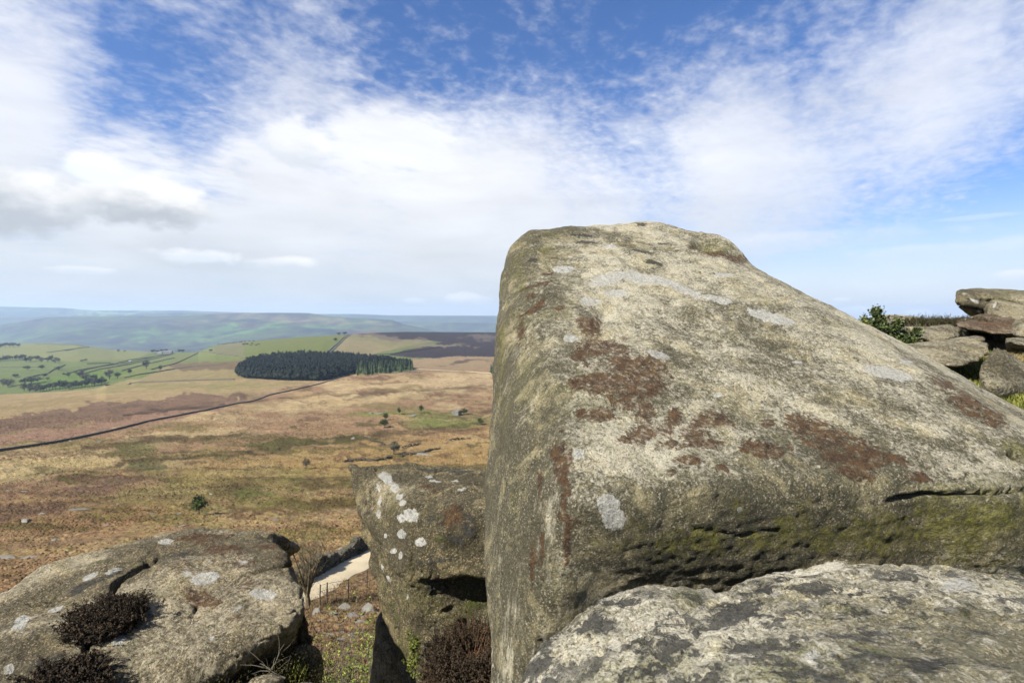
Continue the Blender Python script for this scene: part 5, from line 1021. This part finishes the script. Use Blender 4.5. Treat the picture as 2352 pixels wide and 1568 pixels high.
# heather
def heather(pts_fn, n, H, seed, name, label, loc, mt=M_heather, parts=True, twigmt=M_bark, cat='heather', droop=.5):
    """many woody sprigs clothed with tiny leaves"""
    rr_ = random.Random(seed); wv, wf = [], []; lp_ = []; ld = []
    for k_ in range(n):
        p0, dirn = pts_fn(rr_); h = H * (rr_.uniform(.45, 1.25) * (1.25 if rr_.random() < .12 else 1))
        l1 = wander(p0, dirn, h, 5, rr_, .22); tube(wv, wf, l1, .0035, .0012, 3)
        for j in range(3):
            b0 = l1[rr_.randint(2, 4)]; l2 = wander(b0, dirn + Vector((rr_.uniform(-.7, .7), rr_.uniform(-.7, .7), rr_.uniform(-.4, .5))), h * .45, 3, rr_, .25)
            for q_ in range(3):
                a_, b_ = l2[q_], l2[q_ + 1]
                for z in range(4): lp_.append(tuple(a_.lerp(b_, z / 4) + Vector((rr_.gauss(0, .004), rr_.gauss(0, .004), rr_.gauss(0, .004)))))
    root = empty(name, loc); link('stems', mesh_np('stems', wv, wf), twigmt, root); v, f = leaf_quads(np.array(lp_), .0085, np.random.default_rng(seed), 1.9); link('sprigs', tri_mesh('sprigs', v, f), mt, root)
    return tag(root, label, cat)
rocks_bvh = {}
def bvh_of(o):
    if o.name not in rocks_bvh:
        c_ = getco(o.data) + np.array(o.location)
        l_ = np.zeros(len(o.data.loops), np.int32); o.data.loops.foreach_get('vertex_index', l_); rocks_bvh[o.name] = BVHTree.FromPolygons(c_.tolist(), l_.reshape(-1, 4).tolist())
    return rocks_bvh[o.name]
def hit(o, u, v):
    h = bvh_of(o).ray_cast(Vector((0, 0, 0)), Vector(((u - CU) / F, 1, (HV - v) / F)).normalized()); return h[0], h[1]
def clump(o, samples, n, H, seed, name, label, mt=M_heather, rad=.08, up=.55, cat='heather'):
    hs_ = [hit(o, u, v) for u, v in samples]; hs_ = [h for h in hs_ if h[0] is not None]
    org = sum((h[0] for h in hs_), Vector()) / len(hs_)
    def fn(rr_):
        p, n_ = rr_.choice(hs_); return p - org + Vector((rr_.gauss(0, rad), rr_.gauss(0, rad), rr_.gauss(0, rad * .3) - .02)), (n_ * .5 + Vector((rr_.uniform(-1, 1), rr_.uniform(-1, 1), up)))
    return heather(fn, n, H, seed, name, label, org, mt, cat=cat)
clump(lb, [(u, v) for u in range(184, 300, 8) for v in range(1395, 1475, 6) if ((u - 240 - (1434 - v) * .8) / 44) ** 2 + ((v - 1434) / 30) ** 2 < 1], 2400, .12, 61, 'heather_clump', 'dark brown heather clump growing from the crack in the broad left boulder', rad=.04)
clump(lb, [(u, v) for u in range(110, 205, 14) for v in range(1548, 1610, 12) if (v - 1548) > (200 - u) * .25 - 12], 1500, .11, 62, 'heather_clump', 'dark heather clump at the bottom edge on the broad left boulder', rad=.04)
clump(sh, [(u, v) for u in range(430, 620, 12) for v in range(1590, 1690, 14)], 4200, .36, 63, 'heather_mound', 'big dark heather mound in the shade under the broad left boulder', mt=M_heather_green, rad=.10)
# low shrub between the prow and the huge boulder
def fnb(rr_): 
    th = rr_.uniform(0, 6.28); r = .16 * math.sqrt(rr_.random()); return Vector((math.cos(th) * r * 1.3, math.sin(th) * r, rr_.uniform(-.10, .12))), Vector((math.cos(th) * .7, math.sin(th) * .5 - .3, .9))
M_redtwig = m_flat('reddish_twigs', (.08, .035, .018), (.20, .11, .05), 12)
heather(fnb, 1500, .22, 64, 'bilberry_bush', 'reddish brown twiggy bilberry bush between the prow and the huge boulder', P(1088, 1545, 4.05), M_heather, twigmt=M_redtwig, cat='bush')
heather(lambda rr_: (Vector((rr_.uniform(-.28, .28), rr_.uniform(-.2, .2), rr_.uniform(-.1, 0))), Vector((rr_.uniform(-.6, .6), rr_.uniform(-.6, .3), 1))), 900, .2, 65, 'bilberry_bush', 'bilberry tuft under the prow at the bottom edge', P(1075, 1600, 3.9), M_heather, twigmt=M_redtwig, cat='bush')
fern = heather(lambda rr_: (Vector((rr_.uniform(-.03, .03), rr_.uniform(-.03, .03), rr_.uniform(-.16, .16))), Vector((rr_.uniform(-.6, .6), -.8, rr_.uniform(-.3, .6)))), 60, .09, 66, 'green_sprig', 'little bright green sprig growing on the left face of the prow', P(953, 1495, 4.42), M_bud2, cat='plant')
# dead twigs
def dead_branch(P0, P1, seed, label, n=5, L=.35):
    rr_ = random.Random(seed); root = empty('dead_branch', P0); vs, fs = [], []; m1 = wander(Vector((0, 0, 0)), P1 - P0, (P1 - P0).length, 8, rr_, .22); tube(vs, fs, m1, .006, .002, 5); link('stem', mesh_np('stem', vs, fs), M_pale_twig, root)
    for k_ in range(n):
        vs, fs = [], []; b0 = m1[rr_.randint(2, 7)]; tube(vs, fs, wander(b0, (P1 - P0).normalized() + Vector((rr_.uniform(-.7, .7), rr_.uniform(-.6, .2), rr_.uniform(-.6, .8))), L * rr_.uniform(.5, 1), 5, rr_, .3), .003, .001, 4); link('twig', mesh_np('twig', vs, fs), M_pale_twig, root)
    return tag(root, label, 'branch')
dead_branch(P(618, 1545, 3.55), P(655, 1470, 3.75), 71, 'pale dead branch rising out of the shaded heather', 5, .22)
dead_branch(P(655, 1556, 3.40), P(585, 1540, 3.40), 72, 'pale dead branch lying across the flat stone at the bottom edge', 5, .22)
# grass tuft by the lit stone
def blades(pts, n_per, H, seed, mt_, wd=.006):
    rg = np.random.default_rng(seed); pts = np.asarray(pts); idx = rg.integers(0, len(pts), n_per); p = pts[idx]
    th = rg.uniform(0, 6.28, n_per); ln = rg.uniform(.2, .9, n_per); h = H * rg.uniform(.5, 1.2, n_per); d = np.stack([np.cos(th), np.sin(th), 0 * th], -1); s_ = np.stack([-np.sin(th), np.cos(th), 0 * th], -1) * wd
    m_ = p + d * (h * ln * .3)[:, None] + np.array([0, 0, 1]) * (h * .6)[:, None]; tp = p + d * (h * ln * .9)[:, None] + np.array([0, 0, 1]) * h[:, None]
    v = np.stack([p - s_, p + s_, m_ + s_ * .8, m_ - s_ * .8, tp], 1).reshape(-1, 3); b0 = np.arange(n_per)[:, None] * 5
    f = np.concatenate([b0 + [0, 1, 2], b0 + [0, 2, 3], b0 + [3, 2, 4]]); return tri_mesh('grass', v, f)
gt_ = P(668, 1562, 3.75); rgx = np.random.default_rng(1)
o = link('grass_tuft', blades(rgx.normal(0, .05, (60, 3)) * [1, 1, .1], 180, .11, 5, M_grass, .0035), M_grass, None, gt_); tag(o, 'green grass tuft beside the dead twigs at the bottom edge', 'grass tuft')

# holly bush on the right
def leafy_bush(loc, spires, label, seed, leaf=.05, mt=M_holly, name='holly_bush', dens=26, cat='bush'):
    rr_ = random.Random(seed); root = empty(name, loc); wv, wf = [], []; lp_ = []
    for (x, y, z, r) in spires:
        l1 = wander(Vector((x * .25, y * .25, -.1)), Vector((x, y, z)) - Vector((x * .25, y * .25, -.1)), (Vector((x, y, z)) - Vector((x * .25, y * .25, -.1))).length, 8, rr_, .06); tube(wv, wf, l1, .022, .005, 5)
        for q_ in range(int(dens * z / .1)):
            f = rr_.uniform(.12, 1.0); p = l1[min(7, int(f * 8))]; rad = r * (1.05 - f) + .02; th = rr_.uniform(0, 6.28); e_ = p + Vector((math.cos(th) * rad, math.sin(th) * rad, rr_.uniform(-.02, .1) * 1.2 + rad * .3)) * rr_.uniform(.5, 1.1)
            e_ = p + (e_ - p); tube(wv, wf, [p, p.lerp(e_, .5) + Vector((0, 0, .01)), e_], .005, .002, 3)
            for s_ in range(7): lp_.append(tuple(p.lerp(e_, rr_.uniform(.35, 1.1)) + Vector((rr_.gauss(0, .022), rr_.gauss(0, .022), rr_.gauss(0, .022)))))
    link('stems', mesh_np('stems', wv, wf), M_bark, root); v, f = leaf_quads(np.array(lp_), leaf, np.random.default_rng(seed), 1.5); link('leaves', tri_mesh('leaves', v, f), mt, root); return tag(root, label, cat)
hb = P(2020, 800, 8.6)
leafy_bush(hb, [(-.03, 0, .70, .30), (.28, 0, .48, .22), (-.26, .1, .30, .2), (.12, .1, .38, .3), (-.12, -.1, .34, .3), (.05, 0, .28, .3)], 'dark green holly bush behind the edge of the huge boulder', 81, .042)
leafy_bush(P(2085, 795, 8.6), [(-.1, 0, .20, .16), (.12, 0, .28, .16), (0, .1, .2, .18)], 'low dark holly growth in front of the low boulder', 82, .04)
leafy_bush(P(1985, 780, 8.2), [(.0, 0, .40, .05)], 'thin pale green shoot left of the holly bush', 83, .03, M_bud2, 'shoot', 8, 'plant')
# turf blades and heather fringe on the crag top
gp, gp2 = [], []; rgx = np.random.default_rng(6)
for k_ in range(42000):
    d_ = rgx.uniform(4.6, 15); u_ = rgx.uniform(1980, 2440); x, y = (u_ - CU) / F * d_, d_
    z = pz_at(x, y)
    if z is None: continue
    (gp if pn(np.array([[x, y, 0]]), .8, 3)[0] > -.12 else gp2).append((x, y, z - .01))
gm_ = blades(gp, 42000, .085, 8, M_grass, .0055); tag(link('turf_grass', gm_, M_grass), 'short green grass growing on the crag top between the right-hand rocks', 'grass', kind='stuff')
gm_ = blades(gp2, 15000, .12, 9, M_straw, .005); tag(link('dry_grass', gm_, M_straw), 'dry straw-coloured grass on the crag top at right', 'grass', kind='stuff')
def fringe(rr_):
    x = rr_.uniform(-.7, .7); return Vector((x, rr_.uniform(-.3, .3), -.05)), Vector((rr_.uniform(-.5, .5), rr_.uniform(-.5, .5), 1))
heather(fringe, 900, .16, 91, 'heather_tuft', 'brown heather tufts on top of the low boulder beside the brown slab', P(2165, 744, 10.2), M_heather_green)
# bracken and tussocks near the foot of the crag, uncountable
tp = []
for k_ in range(9000):
    u_ = rgx.uniform(640, 960); d_ = rgx.uniform(10, 40); x, y = (u_ - CU) / F * d_, d_; tp.append((x, y, gz(x, y) - .02))
tag(link('bracken_litter', blades(tp, 42000, .20, 12, M_straw, .010), m_flat('dead_bracken', (.13, .085, .045), (.27, .18, .10), .6, island=True)), 'dead orange-brown bracken and grass covering the slope below the crag', 'bracken', kind='stuff')

# bracken clumps and grass tussocks over the nearer moor, far too many to count
N_ = 60000; uu_ = rgx.uniform(-40, 1135, N_); dd_ = np.exp(rgx.uniform(math.log(24), math.log(300), N_)); xx_ = (uu_ - CU) / F * dd_; dens_ = pn(np.stack([xx_, dd_, 0 * xx_], -1), .05, 8) + .5 * pn(np.stack([xx_, dd_, 0 * xx_], -1), .2, 9)
okk = dens_ > rgx.uniform(-.40, .30, N_); hh_ = [GB.ray_cast(Vector((x, y, 900)), Vector((0, 0, -1))) for x, y in zip(xx_[okk], dd_[okk])]
ks = np.array([h[0].z for h in hh_]); kc = colr[loops.reshape(-1, 4)[[h[2] for h in hh_], 0]]
tx, ty = xx_[okk], dd_[okk]; vv_ = HV - F * ks / ty; uv_ = CU + F * tx / ty
off_t = np.full(len(tx), 1e9)
for (x0, y0), (x1, y1) in zip(TRK[:-1], TRK[1:]):
    L = (x1 - x0) ** 2 + (y1 - y0) ** 2; t_ = np.clip(((uv_ - x0) * (x1 - x0) + (vv_ - y0) * (y1 - y0)) / L, 0, 1); off_t = np.minimum(off_t, np.hypot(uv_ - x0 - t_ * (x1 - x0), vv_ - y0 - t_ * (y1 - y0)))
kp = off_t > 42; tx, ty, ks, kc = tx[kp], ty[kp], ks[kp], kc[kp]; n_ = len(tx)
r0_ = rgx.uniform(.08, .30, n_) * np.interp(ty, [24, 100, 300], [.8, 1.2, 2.0]); h0_ = r0_ * rgx.uniform(.30, .70, n_); seg_ = 5; th_ = np.arange(seg_)[None] * 2 * math.pi / seg_ + rgx.uniform(0, 6, n_)[:, None]; rj = r0_[:, None] * rgx.uniform(.6, 1.3, (n_, seg_))
ring = np.stack([tx[:, None] + np.cos(th_) * rj * 1.25, ty[:, None] + np.sin(th_) * rj, np.broadcast_to(ks[:, None] - .12, rj.shape)], -1); mid = np.stack([tx[:, None] + np.cos(th_ + .5) * rj * .7, ty[:, None] + np.sin(th_ + .5) * rj * .6, ks[:, None] + h0_[:, None] * rgx.uniform(.5, .9, (n_, seg_))], -1)
top_ = np.stack([tx, ty, ks + h0_], -1)[:, None]; vt_ = np.concatenate([ring, mid, top_], 1).reshape(-1, 3); b0_ = np.arange(n_)[:, None] * (2 * seg_ + 1); fl_ = []
for i in range(seg_):
    j = (i + 1) % seg_; fl_ += [b0_ + [i, j, seg_ + i], b0_ + [j, seg_ + j, seg_ + i], b0_ + [seg_ + i, seg_ + j, 2 * seg_]]
tus = tri_mesh('tussocks', vt_, np.concatenate(fl_)); setcol(tus, 'col', np.repeat(kc, 2 * seg_ + 1, axis=0))
M_tus, t, b = mat('bracken_and_tussock'); bc_, _ = attr(t, 'col'); t.put(b.inputs['Base Color'], t.mix(t.mr(t.new('ShaderNodeNewGeometry').outputs['Random Per Island'], 0, 1), t.vmath('MULTIPLY', bc_, (.74, .70, .66)), t.vmath('MULTIPLY', bc_, (1.04, 1.02, .98))))
b.inputs['Specular IOR Level'].default_value = 0.05
tag(link('tussocks', tus, M_tus), 'countless brown bracken clumps and grass tussocks over the nearer moor', 'bracken', kind='stuff'); print('tussocks', n_)

# ------------------------------------------------------------------ haze
hz = bpy.data.meshes.new('haze'); vs, fs = [], []; box(vs, fs, (0, 0, -300), (24000, 24000, 300 + 230)); hz.from_pydata([tuple(v) for v in vs], [], fs)
mh = bpy.data.materials.new('haze_air'); mh.use_nodes = True; t = NT(mh.node_tree); t.n.clear(); pv = t.new('ShaderNodeVolumePrincipled'); mo_ = t.new('ShaderNodeOutputMaterial')
pv.inputs['Density'].default_value = 0.90e-4; pv.inputs['Color'].default_value = (.55, .74, 1.0, 1); pv.inputs['Anisotropy'].default_value = .1
t.l.new(pv.outputs[0], mo_.inputs['Volume']); tag(link('haze', hz, mh), 'thin blue haze lying over the moor and far hills', 'haze', kind='stuff')
print('tris', sum(len(o.data.polygons) * 2 for o in S.objects if o.type == 'MESH'))
